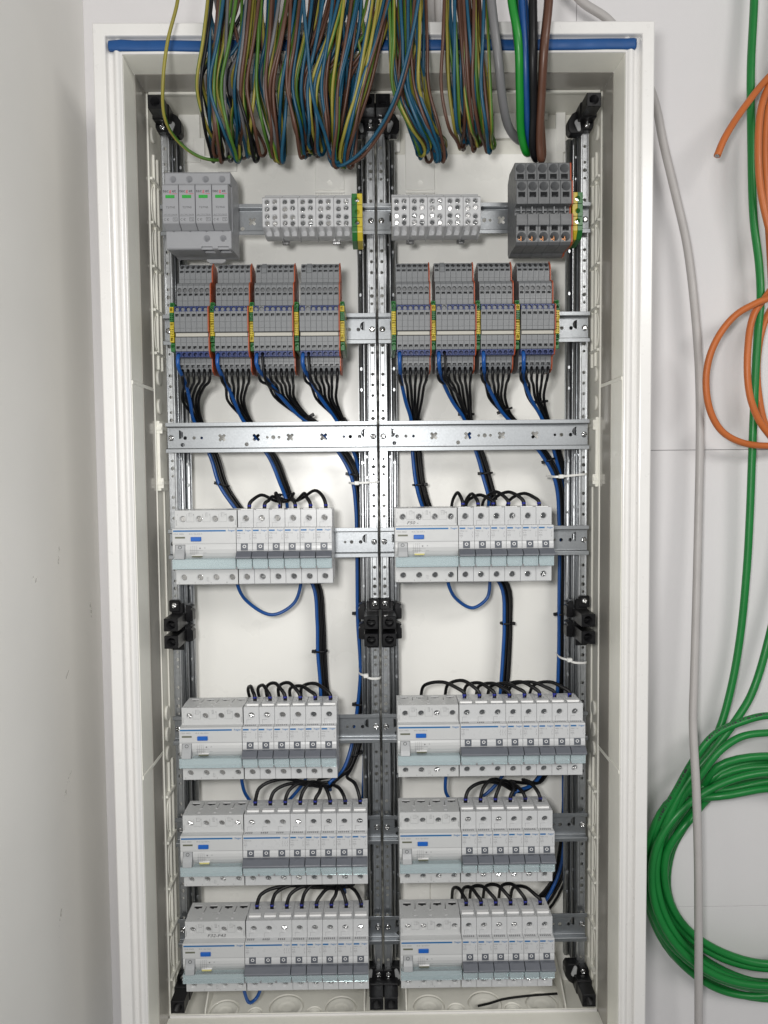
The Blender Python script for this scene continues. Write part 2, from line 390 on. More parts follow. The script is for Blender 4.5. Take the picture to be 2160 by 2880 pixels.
# moulded ribs on the two side walls
for sg in (-1, 1):
    def sb(name, y0, y1, z0, z1, h, mt='collar_plastic'):
        xa, xb = sg*(XI-.3), sg*(XI-h)
        return cpart(name, MB().box(min(xa, xb), max(xa, xb), y0, y1, z0, z1, c=.25).mesh(name, [mt]))
    sb('edge_rib', 8.6, 10.2, ZD, ZT-1, 2.2)
    for z in [ZD+12+i*24.5 for i in range(43)]: sb('notch_tab', 10.4, 11.6, z, z+19, 2.0)
    for z0, z1 in ((zj1+24, ZT-62), (ZD+30, zj2-22)):
        sb('rail_rib', 27, 29.5, z0, z1, 3); sb('rail_rib', 41, 44, z0, z1, 3.2)
        nb = 5
        for i in range(nb):
            z = z0+(z1-z0)*(i+.35)/nb
            sb('cross_rib', 12.2, 46, z-1.5, z+1.5, 4.6)
            for zc in (z+(z1-z0)/nb*.5,):
                if zc < z1-20:
                    m = MB(); m.tube([(sg*(XI-1.2), 26+9*math.cos(t), zc+20*math.sin(t)) for t in [2*math.pi*k/24 for k in range(24)]], .8, 6, closed=True)
                    cpart('oval_rib', m.mesh('oval_rib', ['collar_plastic']))
    sb('rail_rib', 38, 39.5, zj2+10, zj1-60, 2.2)
    for z in (zj1-20, zj1+14, zj2+14, zj2-10, -335, ZT-40, ZD+22):
        cpart('round_boss', MB().prism([(26+7*math.cos(t), z+9*math.sin(t)) for t in [2*math.pi*k/20 for k in range(20)]], 'x', sg*(XI-3.5), sg*(XI-.3), 0, True).mesh('round_boss', ['box_plastic'], bevel=.8))
    zc0, zc1 = a(340, 1060, 20).z, a(340, 910, 20).z
    sb('clip_plate', 13, 41, zc0, zc1, 5.2); 
    for z in (zc0+9, zc1-9):
        sb('clip', 10.4, 38, z-2, z+2, 8); sb('clip', 12.5, 16, z-6, z+6, 8.5)

# ================================================================== RAILS, POSTS, BRACKETS
ROW = dict(A=250.0, B=125.0, C=0.0, D=-125.0, E=-348.7, F=-473.2, G=-598.3)
ROWNAME = dict(A='the top row', B='the coloured terminal strips', C='the cables, with no devices on it', D='the upper row of breakers', E='the second row of breakers', F='the third row of breakers', G='the bottom row of breakers')
def screw_mesh(r, name='screw', mt='bright_steel', flat=False):
    m = MB(); N = 20
    prof = [(r, 0), (r, -.9), (r*.86, -1.5), (r*.45, -1.85), (.0, -1.9)] if not flat else [(r, 0), (r*.96, -.9), (r*.8, -1.15), (.0, -1.15)]
    for q, y in prof[:-1]:
        for k in range(N): m.v.append((q*math.cos(2*math.pi*k/N), y, q*math.sin(2*math.pi*k/N)))
    for i in range(len(prof)-2):
        for k in range(N): k2 = (k+1) % N; m.face((i*N+k, i*N+k2, (i+1)*N+k2, (i+1)*N+k), 0, i > 0)
    m.face(range((len(prof)-2)*N, (len(prof)-1)*N)); m.face(range(N-1, -1, -1))
    me = m.mesh(name, [mt])
    c = MB().prism([(-r*.68, -r*.13), (-r*.13, -r*.13), (-r*.13, -r*.68), (r*.13, -r*.68), (r*.13, -r*.13), (r*.68, -r*.13), (r*.68, r*.13), (r*.13, r*.13), (r*.13, r*.68), (-r*.13, r*.68), (-r*.13, r*.13), (-r*.68, r*.13)], 'y', -2.5, -.55)
    return cut(me, c.mesh('c', [mt]))
SCREW_POST = screw_mesh(3.4); SCREW_T = screw_mesh(3.35, flat=True); SCREW_S = screw_mesh(2.75, flat=True); SCREW_D = screw_mesh(2.7, flat=True)
rs = random.Random(11)
def screw(me, parent, x, y, z): return part('screw', me, parent, (x, y, z), (rs.uniform(-.06, .06), rs.uniform(0, 1.6), rs.uniform(-.06, .06)))
def rail_mesh():
    t = 1.1
    pf = [(0, 17.5), (0, 13.2), (.5, 12.6), (7.0, 12.6), (7.5, 12.0), (7.5, -12.0), (7.0, -12.6), (.5, -12.6), (0, -13.2), (0, -17.5),
          (t, -17.5), (t, -13.9), (1.4, -13.7), (7.6, -13.7), (7.5+t, -12.8), (7.5+t, 12.8), (7.6, 13.7), (1.4, 13.7), (t, 13.9), (t, 17.5)]
    me = MB().prism(pf, 'x', -123.6, 123.2).mesh('channel', ['zinc_rail'], bevel=.22)
    c = MB()
    x0 = -119
    for d in (59.7, 99.9, 139.9, 179.5):
        k = 1.75; L_ = 5.0; pl = [(k, k), (L_-.8, k), (L_, k-.8), (L_, -k+.8), (L_-.8, -k), (k, -k), (k, -L_+.8), (k-.8, -L_), (-k+.8, -L_), (-k, -L_+.8), (-k, -k), (-L_+.8, -k), (-L_, -k+.8), (-L_, k-.8), (-L_+.8, k), (-k, k), (-k, L_-.8), (-k+.8, L_), (k-.8, L_), (k, L_-.8)]
        q = math.cos(math.pi/4); c.prism([(x0+d+q*(x-z), q*(x+z)) for x, z in pl], 'y', 3, 12)
    for d, r in ((16.2, 2.2), (26.7, 1.9), (35.6, 1.6), (113, 1.6), (120, 2.5), (126.8, 1.7), (203.3, 1.6), (211, 2.2), (221.9, 2.2)): c.prism(circ(x0+d, 0, r, 14), 'y', 3, 12)
    for d in (13, 88.5): c.prism(circ(x0+d, -8, 2.4, 14), 'y', 3, 12)
    for d, s_ in ((9, 1), (229, -1)):
        c.prism([(x0+d+(5.2*math.cos(t_))*s_ if False else x0+d-s_*5.2*math.sin(t_)*-1*0+s_*(-0)+5.2*math.sin(t_)*(1 if s_ > 0 else -1), 4+5.2*math.cos(t_)) for t_ in [math.pi*k/10 for k in range(11)]], 'y', 3, 12)
    return cut(me, c.mesh('c', ['zinc_rail']))
RAIL = rail_mesh()
for k, z in ROW.items():
    for f, xc in (('left', -125.0), ('right', 125.0)):
        lab = {'A': 'steel mounting rail of the %s half carrying the grey distribution blocks', 'B': 'steel mounting rail of the %s half carrying the coloured terminal strips', 'C': 'bare punched steel mounting rail crossing the %s half in front of the cables',
               'D': 'steel mounting rail of the %s half carrying the upper breaker row', 'E': 'steel mounting rail of the %s half carrying the second breaker row', 'F': 'steel mounting rail of the %s half carrying the third breaker row', 'G': 'steel mounting rail of the %s half carrying the bottom breaker row'}[k] % f
        r = thing('mounting_rail', (xc, 0, z), lab, 'rail', 'mounting rails')
        part('channel', RAIL, r)
        screw(SCREW_POST, r, -119, 7.45, 0); screw(SCREW_POST, r, 119, 7.45, 0)

PZ0, PZ1 = at(1640, 2712, 9).z, at(1648, 372, 9).z
def post_mesh():
    L_ = PZ1-PZ0
    st = MB()                                # punched strip and its return walls, profile (x,y), local x inward
    pf = [(-4.9, 24), (-4.9, 10.2), (-4.2, 9.2), (-2.9, 9.2), (-2.4, 9.7), (2.4, 9.7), (2.9, 9.2), (4.6, 9.2), (5.6, 10.2), (5.6, 20), (4.6, 20), (4.6, 10.8), (4.2, 10.3), (-3.7, 10.3), (-4.0, 10.8), (-4.0, 24)]
    me = st.prism(pf, 'z', PZ0, PZ1).mesh('punched_strip', ['galvanised'], bevel=.15)
    c = MB(); z = PZ0+9; i = 0; pat = [25, 9, 9, 14, 25, 9, 9, 18, 12.5, 12.5]; R_ = [2.0, 1.7, 2.3, 1.7, 2.0, 1.7, 2.3, 1.7, 1.9, 1.9]
    while z < PZ1-5:
        c.prism(circ(0, z, R_[i % 10], 10), 'y', 8, 12.5); z += pat[i % 10]; i += 1
    me = cut(me, c.mesh('c', ['galvanised']))
    rb = MB()                                # the two rolled ribs behind it
    def arc(cx, cyy, rx, ry, n=6): return [(cx+rx*math.cos(math.pi-math.pi*k/n), cyy-ry*math.sin(math.pi*k/n)) for k in range(n+1)]
    rb.prism([(6.2, 21.5)]+arc(8.0, 21.3, 1.7, 1.6)+[(9.8, 23), (6.2, 23)], 'z', PZ0, PZ1, 0, True)
    rib1 = rb.mesh('rolled_rib', ['galvanised'])
    rb = MB().prism([(10.6, 28.8)]+arc(13.6, 28.6, 3.0, 2.4)+[(16.8, 30.5), (10.6, 30.5)], 'z', PZ0, PZ1, 0, True)
    rib2 = rb.mesh('rolled_rib', ['galvanised'])
    wb = MB().box(5.0, 6.0, 20.3, 31.5, PZ0, PZ1).box(9.9, 10.5, 22, 31.5, PZ0, PZ1).box(5.2, 17, 30.8, 32.2, PZ0, PZ1).mesh('web', ['galvanised'])
    big = MB().prism([(13.6+1.7*math.cos(t), 2.5*math.sin(t)) for t in [2*math.pi*k/12 for k in range(12)]], 'y', 25.4, 27, 0).mesh('stud', ['galvanised'], bevel=.4)
    small = MB().prism([(8+1.1*math.cos(t), 7+1.8*math.sin(t)) for t in [2*math.pi*k/10 for k in range(10)]], 'y', 19.2, 20.5, 0).mesh('stud', ['galvanised'], bevel=.3)
    studs = []; rr_ = random.Random(4); z = PZ0+20
    while z < PZ1-10:
        studs.append((big, z))
        if rr_.random() < .6: studs.append((small, z))
        z += rr_.choice((25, 37.5, 50))
    return me, rib1, rib2, wb, studs
PM = post_mesh()
POSTS = [(-244, 1, 'left outer', 'punched steel post along the left side wall'), (-6, -1, 'centre left', 'left one of the two punched steel posts in the middle'),
         (6, 1, 'centre right', 'right one of the two punched steel posts in the middle'), (244, -1, 'right outer', 'punched steel post along the right side wall')]
for x, s_, nm, lab in POSTS:
    p = thing('mounting_post', (x, 0, 0), lab, 'post', 'mounting posts')
    for n_, me in zip(('punched_strip', 'rolled_rib', 'rolled_rib', 'web'), PM[:4]):
        o = part(n_, me, p, (0, 0, 0), None, (s_, 1, 1))
    for me, z in PM[4]: part('stud', me, p, (0, 0, z), None, (s_, 1, 1))
# brackets
def bracket_meshes():
    d = {}
    tb = MB().box(-8, 8, -30, 9, -7.4, 7.4, c=.5).mesh('socket', ['black_plastic'])
    d['socket'] = cut(tb, MB().cyl('y', 0, 0, 5.3, -32, -14, 24).mesh('c', ['black_plastic']))
    d['key'] = MB().box(-4.8, 4.8, -22, -13.5, -.9, .6, c=.2).mesh('slot_blade', ['black_plastic'])
    d['tab'] = MB().box(-6.5, 6.5, 2.5, 9, -7, 7, c=1.2).mesh('screw_tab', ['black_plastic'])
    d['clip'] = MB().prism([(0, -9), (8, -8), (8, 4), (5.5, 6), (8, 9), (1, 12), (0, 9)], 'y', 12, 26).mesh('side_clip', ['black_plastic'], bevel=.5)
    d['web'] = MB().prism([(-7, -28), (7, -28), (7, 28), (-7, 28)], 'y', 4, 8.9).mesh('backing', ['black_plastic'], bevel=.8)
    d['plate'] = MB().prism([(-6, -5.2), (4, -5.2), (4, -9), (19, -9), (21.5, -5), (21.5, 6), (17, 13), (10, 17), (-8, 17), (-8, 0)], 'y', 1.5, 15).mesh('end_plate', ['black_plastic'], bevel=.8)
    d['arm'] = MB().box(-9.5, 9.5, -12, 8, 2.5, 19.5, c=1).mesh('arm', ['black_plastic'])
    d['cam'] = MB().prism([(-3.2*math.cos(t), 4+3.2*math.sin(t)) for t in [math.pi*k/10 for k in range(11)]]+[(2.1*math.cos(t), -4-2.1*math.sin(t)) for t in [math.pi*k/8 for k in range(9)]], 'y', -.4, 1.6).mesh('cam_lever', ['cam_grey'], bevel=.3)
    return d
BR = bracket_meshes()
zm = a(372, 1352, 0).z
WHERE = {'left outer': 'on the left outer post', 'centre left': 'on the left middle post', 'centre right': 'on the right middle post', 'right outer': 'on the right outer post'}
for x, s_, nm, lab in POSTS:
    b = thing('post_bracket', (x, 0, zm), 'black double socket bracket halfway up %s' % WHERE[nm][3:], 'bracket', 'black post brackets')
    part('backing', BR['web'], b, (s_*3, 0, -2)); part('screw_tab', BR['tab'], b, (0, 0, 23)); screw(SCREW_POST, b, 0, 2.5, 24)
    for dz in (7, -13):
        so = part('socket', BR['socket'], b, (s_*4.5, 0, dz)); part('slot_blade', BR['key'], so, (0, 0, 0))
    for dz in (12, -12): part('side_clip', BR['clip'], b, (s_*12, -4, dz), None, (s_, 1, 1))
    for end, zz, f in (('top', 354.8, 1), ('foot', -654.5, -1)):
        b = thing('post_bracket', (x, 0, zz), 'black corner bracket with one socket at the %s %s' % (end, WHERE[nm].replace('on', 'of', 1)), 'bracket', 'black post brackets')
        part('end_plate', BR['plate'], b, (0, 0, 0), None, (s_, 1, f)); part('arm', BR['arm'], b, (s_*2, 0, 0), None, (s_, 1, f))
        so = part('socket', BR['socket'], b, (s_*2.5, -4, f*11)); part('slot_blade', BR['key'], so)
        screw(SCREW_POST, b, 0, 1.5, 0)
        part('cam_lever', BR['cam'], b, (s_*10.5, .2, -f*1.5), (0, .25*s_*f, 0), (1, 1, f))

# ================================================================== BREAKERS
MW = 17.6
def breaker_body(n, width, rcd=False):
    wd = width-.28
    pf = [(-.6, -39), (-.6, 38), (-6, 42), (-44, 42), (-44, 22.5), (-53.7, 22.5), (-54, 22.1), (-54, 5.6), (-53.4, 5.3), (-53.2, 4.8), (-54, 2.2), (-54.2, -1), (-53.4, -5), (-51.6, -8.6), (-49.6, -11), (-49.2, -21.4), (-48.4, -22.2), (-44, -22.6), (-44, -41), (-41, -42), (-4, -42)]
    m = MB().prism(pf, 'x', .14, .14+wd)
    me = m.mesh('body', ['breaker_warm_plastic' if rcd else 'breaker_plastic'], bevel=.3)
    c = MB()
    if not rcd:
        for i in range(n):
            x = MW*(i+.5)
            c.cyl('y', x, 32.2, 3.9, -46, -39.2, 22); c.cyl('y', x, -33.6, 3.9, -46, -39.2, 22)
            c.box(x-4.6, x+4.6, -21.5, -15.5, 33, 44)                     # wire entry
            c.box(x-7.2, x+7.2, -40.5, -28.5, 40.6, 44)                   # label bay
            c.box(x-4.0, x+3.7, -56, -51.6, -2.6, 5.2)                    # lever window
            c.box(x-8.2, x+8.2, -46, -43.5, -25.9, -25.3)
    else:
        for x in (9.2, 27.3, 45.2, 63.1):
            c.cyl('y', x, 32.2, 3.7, -46, -39.2, 22); c.cyl('y', x, -33.6, 3.7, -46, -39.2, 22)
            c.box(x-4.6, x+4.6, -17.5, -11.5, 33, 44); c.box(x-2, x+1.2, -19, -17, 40.2, 44)
        for x, w_ in ((18.2, 1.9), (36.2, 1.2), (54.1, 1.9)):
            c.box(x-w_, x+w_, -46, -42.2, 34.5, 39.2)
            c.prism([(x-.4, -26), (x+.5, -26), (x+1.5, -12), (x+.7, -12)], 'z', 36, 44); c.box(x-1.8, x+1.8, -39.5, -37, 40.6, 44); c.box(x-1.6, x+1.6, -28.5, -26.6, 40.6, 44)
        c.box(35, 37.5, -46, -42.6, -38, -33.5)
        for x in (2.3, 68.3): c.box(x-.5, x+.5, -46, -42.8, 25, 31)
        c.box(-1, .9, -46, -30, 22.8, 43); c.box(69.6, 72, -46, -30, 22.8, 43); c.box(-1, .9, -46, -30, -43, -22.9); c.box(69.6, 72, -46, -30, -43, -22.9)
        c.box(3, 14.2, -56, -50.4, -12, 4.4)                             # lever slot
        for x in (18, 36.5, 54.5): c.box(x-2, x+2, -46, -40, -43, -41.2)
    return cut(me, c.mesh('c', ['breaker_plastic']))
def label_print(n, rcd=False):
    m = MB(); y = -54.06; W_ = MW*n
    if rcd:
        m.prism([(1.2, 18.8), (59.2, 18.8), (59.2, 20.5), (1.2, 20.5)], 'y', y, y+.05, 1)
        m.text(':hager', 69.6, 18.95, y, 3.0, 1, 'R', 1.15)
        m.text('CDA 440D', 1.6, 15.6, y, 2.2, 0, sx=1.12); m.text('40 A / I\u0394n 0,03 A', 18.4, 15.6, y, 2.1, 0, sx=.98)
        yy = -54.35
        for i, x in enumerate((20.2, 22.5, 24.6, 26.8)):
            m.prism([(x, -6.2), (x+.22, -6.2), (x+.22, 1.8), (x, 1.8)], 'y', yy, yy+.05, 0)
            m.text('1357'[i], x-.4, 2.2, yy, 1.7, 0)
        m.prism([(19, -4.6), (29.5, -4.6), (29.5, -4.4), (19, -4.4)], 'y', yy, yy+.05, 0); m.prism([(19, -2), (34, -2), (34, -1.8), (19, -1.8)], 'y', yy, yy+.05, 0)
        m.prism(circ(30.5, .4, .9, 10), 'y', yy, yy+.05, 0); m.text('A', 35, 0, yy, 2.4, 0); m.prism([(34, -4.8), (37.5, -4.8), (37.5, -4.55), (34, -4.55)], 'y', yy, yy+.05, 0); m.text('2 4 6 N', 20, -7.4, yy+.5, 1.6, 0)
        for x, t in ((3.0, '1'), (20.8, '3'), (38.6, '5'), (56.2, 'N')): m.text(t, x, 36.2, -44.06, 2.5, 0)
        for x, t in ((3.2, '2'), (21, '4'), (39, '6'), (56.5, 'N')): m.text(t, x, -40, -44.06, 2.3, 0)
        for x in (13.5, 31.5, 49.6):
            m.prism([(x, 29), (x+8.6, 29), (x+8.6, 29.2), (x, 29.2)], 'y', -44.06, -44.02, 0); m.prism([(x, 29), (x+.2, 29), (x+.2, 38), (x, 38)], 'y', -44.06, -44.02, 0); m.prism([(x+8.4, 29), (x+8.6, 29), (x+8.6, 38), (x+8.4, 38)], 'y', -44.06, -44.02, 0)
    else:
        b1 = W_-8.8-1.5
        m.prism([(.9, 18.8), (b1, 18.8), (b1, 20.5), (.9, 20.5)], 'y', y, y+.05, 1)
        m.text(':hager', W_-.9, 18.95, y, 2.75, 1, 'R', 1.08)
        m.text('MBN 316' if n == 3 else 'MBN 116', 1.0, 15.9, y, 2.1, 0, sx=1.05)
        m.text('B 16', 1.0, 13.5, y, 1.9, 0); m.text('6000', 1.0, 11.2, y, 1.9, 0); m.prism([(1, 10.6), (5.2, 10.6), (5.2, 10.8), (1, 10.8)], 'y', y, y+.05, 0); m.text('3', 2.4, 8.6, y, 1.7, 0)
        for i in range(n):
            x = W_-2.4-(n-1-i)*2.6
            for (q0, q1) in (((0, 16.2), (0, 14.2)), ((0, 14.2), (-.9, 12.2)), ((0, 11.8), (0, 9.6))):
                dx = .14; m.prism([(x+q0[0]-dx, q0[1]), (x+q0[0]+dx, q0[1]), (x+q1[0]+dx, q1[1]), (x+q1[0]-dx, q1[1])], 'y', y, y+.05, 0)
        for i in range(n):
            x = MW*i
            m.prism([(x+3.6, 27.6), (x+8.8, 27.6), (x+8.8, 27.85), (x+3.6, 27.85)], 'y', -44.06, -44.02, 0); m.prism([(x+3.6, 22.8), (x+3.85, 22.8), (x+3.85, 27.6), (x+3.6, 27.6)], 'y', -44.06, -44.02, 0)
        for i in range(n):                        # rating line printed on top of the nose
            for k in range(6 if n == 1 else 4):
                q = MW*i+2+k*2.2; v0 = len(m.v); m.v += [(q, -46, 22.56), (q+1.4, -46, 22.56), (q+1.4, -49.5, 22.56), (q, -49.5, 22.56)]; m.face((v0, v0+1, v0+2, v0+3), 0)
    return m.mesh('print', ['print_grey', 'print_blue', 'print_dark'])
def handle(n):
    W_ = MW*n
    return MB().prism([(-52, -2.8), (-57.5, -3.6), (-63.2, -8.4), (-63.6, -10.2), (-58, -11.4), (-52, -10.6)], 'x', .35, W_-.35).mesh('handle', ['handle_grey'], bevel=.35)
def lever():
    m = MB().box(-3.8, 3.5, -53.6, -51.7, -2.5, 5.1, c=.25)
    r = []
    N = 20
    b = len(m.v)
    for q in (1.9, 1.25):
        for k in range(N): m.v.append((-.1+q*math.cos(2*math.pi*k/N), -53.66, 1.9+q*.95*math.sin(2*math.pi*k/N)))
    for k in range(N): k2 = (k+1) % N; m.face((b+k, b+k2, b+N+k2, b+N+k), 1)
    m.box(-2, 1.8, -54.1, -53.5, -1.9, -1.1, 0)
    return m.mesh('lever', ['toggle_grey', 'label_paper'])
def cover(n, rcd=False):
    W_ = MW*n; m = MB()
    m.box(.4, W_-.4, -57.2, -56.4, -22.4, -11.6, 0, .15)
    m.box(.4, W_-.4, -56.3, -49.8, -22.6, -21.8, 0, .15)
    for x in (.5, W_-1.2): m.box(x, x+.7, -56.3, -49.8, -21.7, -12, 0)
    if rcd: m.box(15, W_-.6, -57.4, -50.5, -11.5, -10.7, 0, .2)
    return m.mesh('clear_cover', ['clear_cover'])
def wedge(): return MB().box(-.9, .9, -57.6, -56.2, -22.7, -20.4, 0, .2).mesh('hinge_foot', ['print_grey'])
BODY = {1: breaker_body(1, MW), 3: breaker_body(3, MW*3)}; BODY_R = breaker_body(4, MW*4, True)
PRINT = {1: label_print(1), 3: label_print(3)}; PRINT_R = label_print(4, True)
HAND = {1: handle(1), 3: handle(3)}; LEV = lever(); COV = {1: cover(1), 3: cover(3)}; COV_R = cover(4, True)
CARD = MB().prism([(-34.8, 40.7), (-29, 40.7), (-28.8, 41.9), (-34.4, 42.5)], 'x', -6.9, 6.9).mesh('label_card', ['label_paper'])
FOOT = wedge()
SW_R = MB().prism([(-50.6, 4.2), (-53.8, 4.0), (-54.9, -1.0), (-57.6, -5.6), (-59.4, -10.8), (-57.0, -11.6), (-51, -11.6)], 'x', 3.4, 13.8).mesh('switch', ['switch_grey'], bevel=.3)
m = MB(); N = 22
for q in (2.05, 1.5):
    for k in range(N): zz = 1.6+q*.9*math.sin(2*math.pi*k/N); m.v.append((8.4+q*math.cos(2*math.pi*k/N), -54.75+.22*zz, zz))
for k in range(N): k2 = (k+1) % N; m.face((k, k2, N+k2, N+k))
SW_O = m.mesh('off_mark', ['print_dark'])
SW_B = MB().box(5.2, 11.6, -55.3, -54.6, -2.2, -1.6).mesh('ridge', ['print_grey'])
BTN = MB().box(20.6, 32.2, -55.8, -53.9, 8.2, 13.0, c=.5).mesh('test_button', ['button_blue'])
BTN_S = MB().box(30.9, 31.3, -56, -55.7, 8.8, 12.4).mesh('button_groove', ['print_blue'])
WIN = MB().box(3.2, 14.2, -54.25, -53.9, 11.4, 13.3, c=.1).mesh('window', ['window_olive'])
WIN2 = MB().box(21.5, 32.5, -54.6, -51.5, -9.6, -7.9, c=.2).mesh('slot_window', ['window_olive']); WIN2Y = MB().box(21.5, 32.5, -54.6, -51.5, -9.6, -7.9, c=.2).mesh('slot_window', ['window_yellow'])
WIN2F = MB().box(21, 33, -54.2, -51.2, -7.8, -7.2, c=.1).mesh('slot_frame', ['label_paper'])
def breaker(x0, z, n, label, group):
    t = thing('circuit_breaker', (x0, 0, z), label, 'circuit breaker', group)
    part('body', BODY[n], t); part('print', PRINT[n], t); part('handle', HAND[n], t); part('clear_cover', COV[n], t)
    for i in range(n):
        x = MW*(i+.5)
        lv = part('lever', LEV, t, (x, 0, 0)); part('label_card', CARD, t, (x, 0, 0))
        screw(SCREW_T, t, x, -39.5, 32.2); screw(SCREW_T, t, x, -39.5, -33.6)
        if i or True: part('hinge_foot', FOOT, t, (MW*i+.4, 0, 0))
    return t
CLAMP = MB().box(-4.4, 4.4, -17.4, -11.6, 33.2, 34.4).box(-4.5, 4.5, -11.9, -11.55, 34.4, 40.6).box(-4.5, -4.15, -17.4, -11.9, 34.4, 40.6).box(4.15, 4.5, -17.4, -11.9, 34.4, 40.6).box(-4.5, 4.5, -17.45, -17.1, 34.4, 39.6).mesh('clamp', ['clamp_steel'])  # steel clamp; dark liner walls also stand in for shade deep in the entry
def residual(x0, z, label, group, yellow=False, note=None):
    t = thing('residual_current_breaker', (x0, 0, z), label, 'breaker', group)
    part('body', BODY_R, t); part('print', PRINT_R, t); part('clear_cover', COV_R, t)
    s_ = part('switch', SW_R, t); part('off_mark', SW_O, s_); part('ridge', SW_B, s_)
    b_ = part('test_button', BTN, t); part('button_groove', BTN_S, b_); part('window', WIN, t)
    w_ = part('slot_window', WIN2Y if yellow else WIN2, t); part('slot_frame', WIN2F, t)
    for x in (9.2, 27.3, 45.2, 63.1): screw(SCREW_T, t, x, -39.5, 32.2); screw(SCREW_T, t, x, -39.5, -33.6); part('clamp', CLAMP, t, (x, 0, 0))
    if note:
        me = MB().text(note[0], note[1], note[2], -44.08, note[3], 0, sx=1.25, shear=.25).mesh('handwriting', ['print_dark'])
        part('handwriting', me, t)
    return t
RN = dict(D='upper', E='second', F='third', G='bottom')
LAYOUT = [('D', 'left', -228.7, [1]*6), ('D', 'right', 17.25, [1]*6), ('E', 'left', -226.5, [1]*6), ('E', 'right', 18.2, [3, 1, 1, 1, 1, 1]),
          ('F', 'left', -228.3, [3, 1, 1, 1, 1, 1]), ('F', 'right', 19.2, [1]*6), ('G', 'left', -228.5, [3, 1, 1, 1, 1, 1]), ('G', 'right', 19.4, [1]*6)]
PORT = {}
for r, side, x0, ms in LAYOUT:
    z = ROW[r]; g = '%s breaker row of the %s half' % (RN[r], side)
    note = None
    if (r, side) == ('D', 'right'): note = ('F50 -', 13.5, 24.0, 5.0)
    if (r, side) == ('G', 'left'): note = ('F32-F43', 26, 23.6, 5.2)
    yl = (r, side) in (('D', 'right'), ('F', 'left'), ('G', 'left'))
    extra = ' marked by hand F50' if (r, side) == ('D', 'right') else (' marked by hand F32-F43' if (r, side) == ('G', 'left') else '')
    residual(x0, z, 'wide white residual current breaker%s with blue button, %s row, %s half' % (extra, RN[r], side), 'residual current breakers', yl, note)
    x = x0+MW*4+.25; k = 0; PORT[r, side] = []
    for n in ms:
        if n == 3: lab = 'triple-width white breaker beside the residual current breaker, %s row, %s half' % (RN[r], side)
        else:
            lab = '%s single white breaker from the left, %s row of the %s half' % (ORD[k], RN[r], side); k += 1
        breaker(x, z, n, lab, g)
        for i in range(n): PORT[r, side].append(Vector((x+MW*(i+.5), -18.5, z+42)))
        x += MW*n

# ================================================================== TOP ROW: arrester, distribution blocks, big terminals
def surge_arrester():
    t = thing('surge_arrester', (-229, 0, 250), 'grey four-cartridge surge arrester with green status windows', 'surge arrester')
    W_ = 71
    pf = [(-.6, -46), (-.6, 36), (-5, 39), (-46, 35), (-48, 33), (-48, 21.2), (-40, 20.8), (-40, -27), (-48, -28), (-48, -46.5), (-46, -48), (-8, -45)]
    me = MB().prism(pf, 'x', 0, W_).mesh('base', ['arrester_grey'], bevel=.6)
    c = MB()
    for i in range(4):
        x = 8.9+17.7*i; c.cyl('y', x, 26.6, 3.7, -50, -33, 22)
        if i > 1: c.cyl('y', x, -36.5, 3.7, -50, -33, 22); c.box(x-6, x+6, -45, -30, -50, -43.6); c.box(x-6, x+6, -50, -46, -50, -45)
        c.box(x-.8, x+.8, -50, -46, -29.6, -26)
    base = part('base', cut(me, c.mesh('c', ['arrester_grey'])), t)
    for i in range(4):
        screw(SCREW_S, t, 8.9+17.7*i, -33.3, 26.6)
        if i > 1: screw(SCREW_S, t, 8.9+17.7*i, -33.3, -36.5)
    cart = MB().prism([(-39.8, 20.6), (-55, 18.5), (-58.6, 17.4), (-60, 15.5), (-60, -22), (-59, -24), (-50, -28.6), (-47.5, -28.6), (-40, -26.8)], 'x', .25, 17.35).mesh('cartridge', ['arrester_grey'], bevel=.45)
    win = MB().box(3.8, 13.4, -60.5, -59.9, 2.2, 5.4, c=.22).mesh('status_window', ['status_green'])
    pr = MB()
    yy = -60.06
    pr.text('tec', 1.0, 8.3, yy, 4.6, 0, 'L', 1.08); pr.text('g', 7.9, 8.3, yy, 4.6, 1, 'L', 1.08); pr.text('et', 10.9, 8.3, yy, 4.6, 0, 'L', 1.08)
    pr.prism([(11, 6.6), (16.2, 6.6), (16.2, 7.0), (11, 7.0)], 'y', yy, yy+.05, 1)
    pr.text('T2/TNS', 8.8, -8.4, yy, 2.9, 0, 'C', 1.05)
    pr.text('U0 C TYP 2 TNS FM', 8.8, -15.6, yy, 1.7, 0, 'C', .98); pr.prism([(1, -16.6), (16.4, -16.6), (16.4, -16.3), (1, -16.3)], 'y', yy, yy+.05, 0)
    pr.text('C \u0404', 1.4, -21.4, yy, 3.4, 0, 'L', 1); pr.text('T2', 12, -21.1, yy, 2.7, 0, 'L', 1)
    for (x0, x1, z0, z1) in ((11.2, 16, -22, -21.7), (11.2, 16, -18.5, -18.2), (11.2, 11.5, -22, -18.2), (15.7, 16, -22, -18.2)): pr.prism([(x0, z0), (x1, z0), (x1, z1), (x0, z1)], 'y', yy, yy+.05, 0)
    pr = pr.mesh('print', ['print_dark', 'print_red'])
    for i in range(4):
        c_ = part('cartridge', cart, t, (17.7*i, 0, 0)); part('status_window', win, c_); part('print', pr, c_)
    part('rail_clip', MB().prism([(-2, -1.6), (2, -3.6), (16, -3.6), (20, -1.6), (20, 1), (-2, 1)], 'y', -6, -2).mesh('rail_clip', ['block_grey'], bevel=.5), t, (36, 0, -47.4))
surge_arrester()
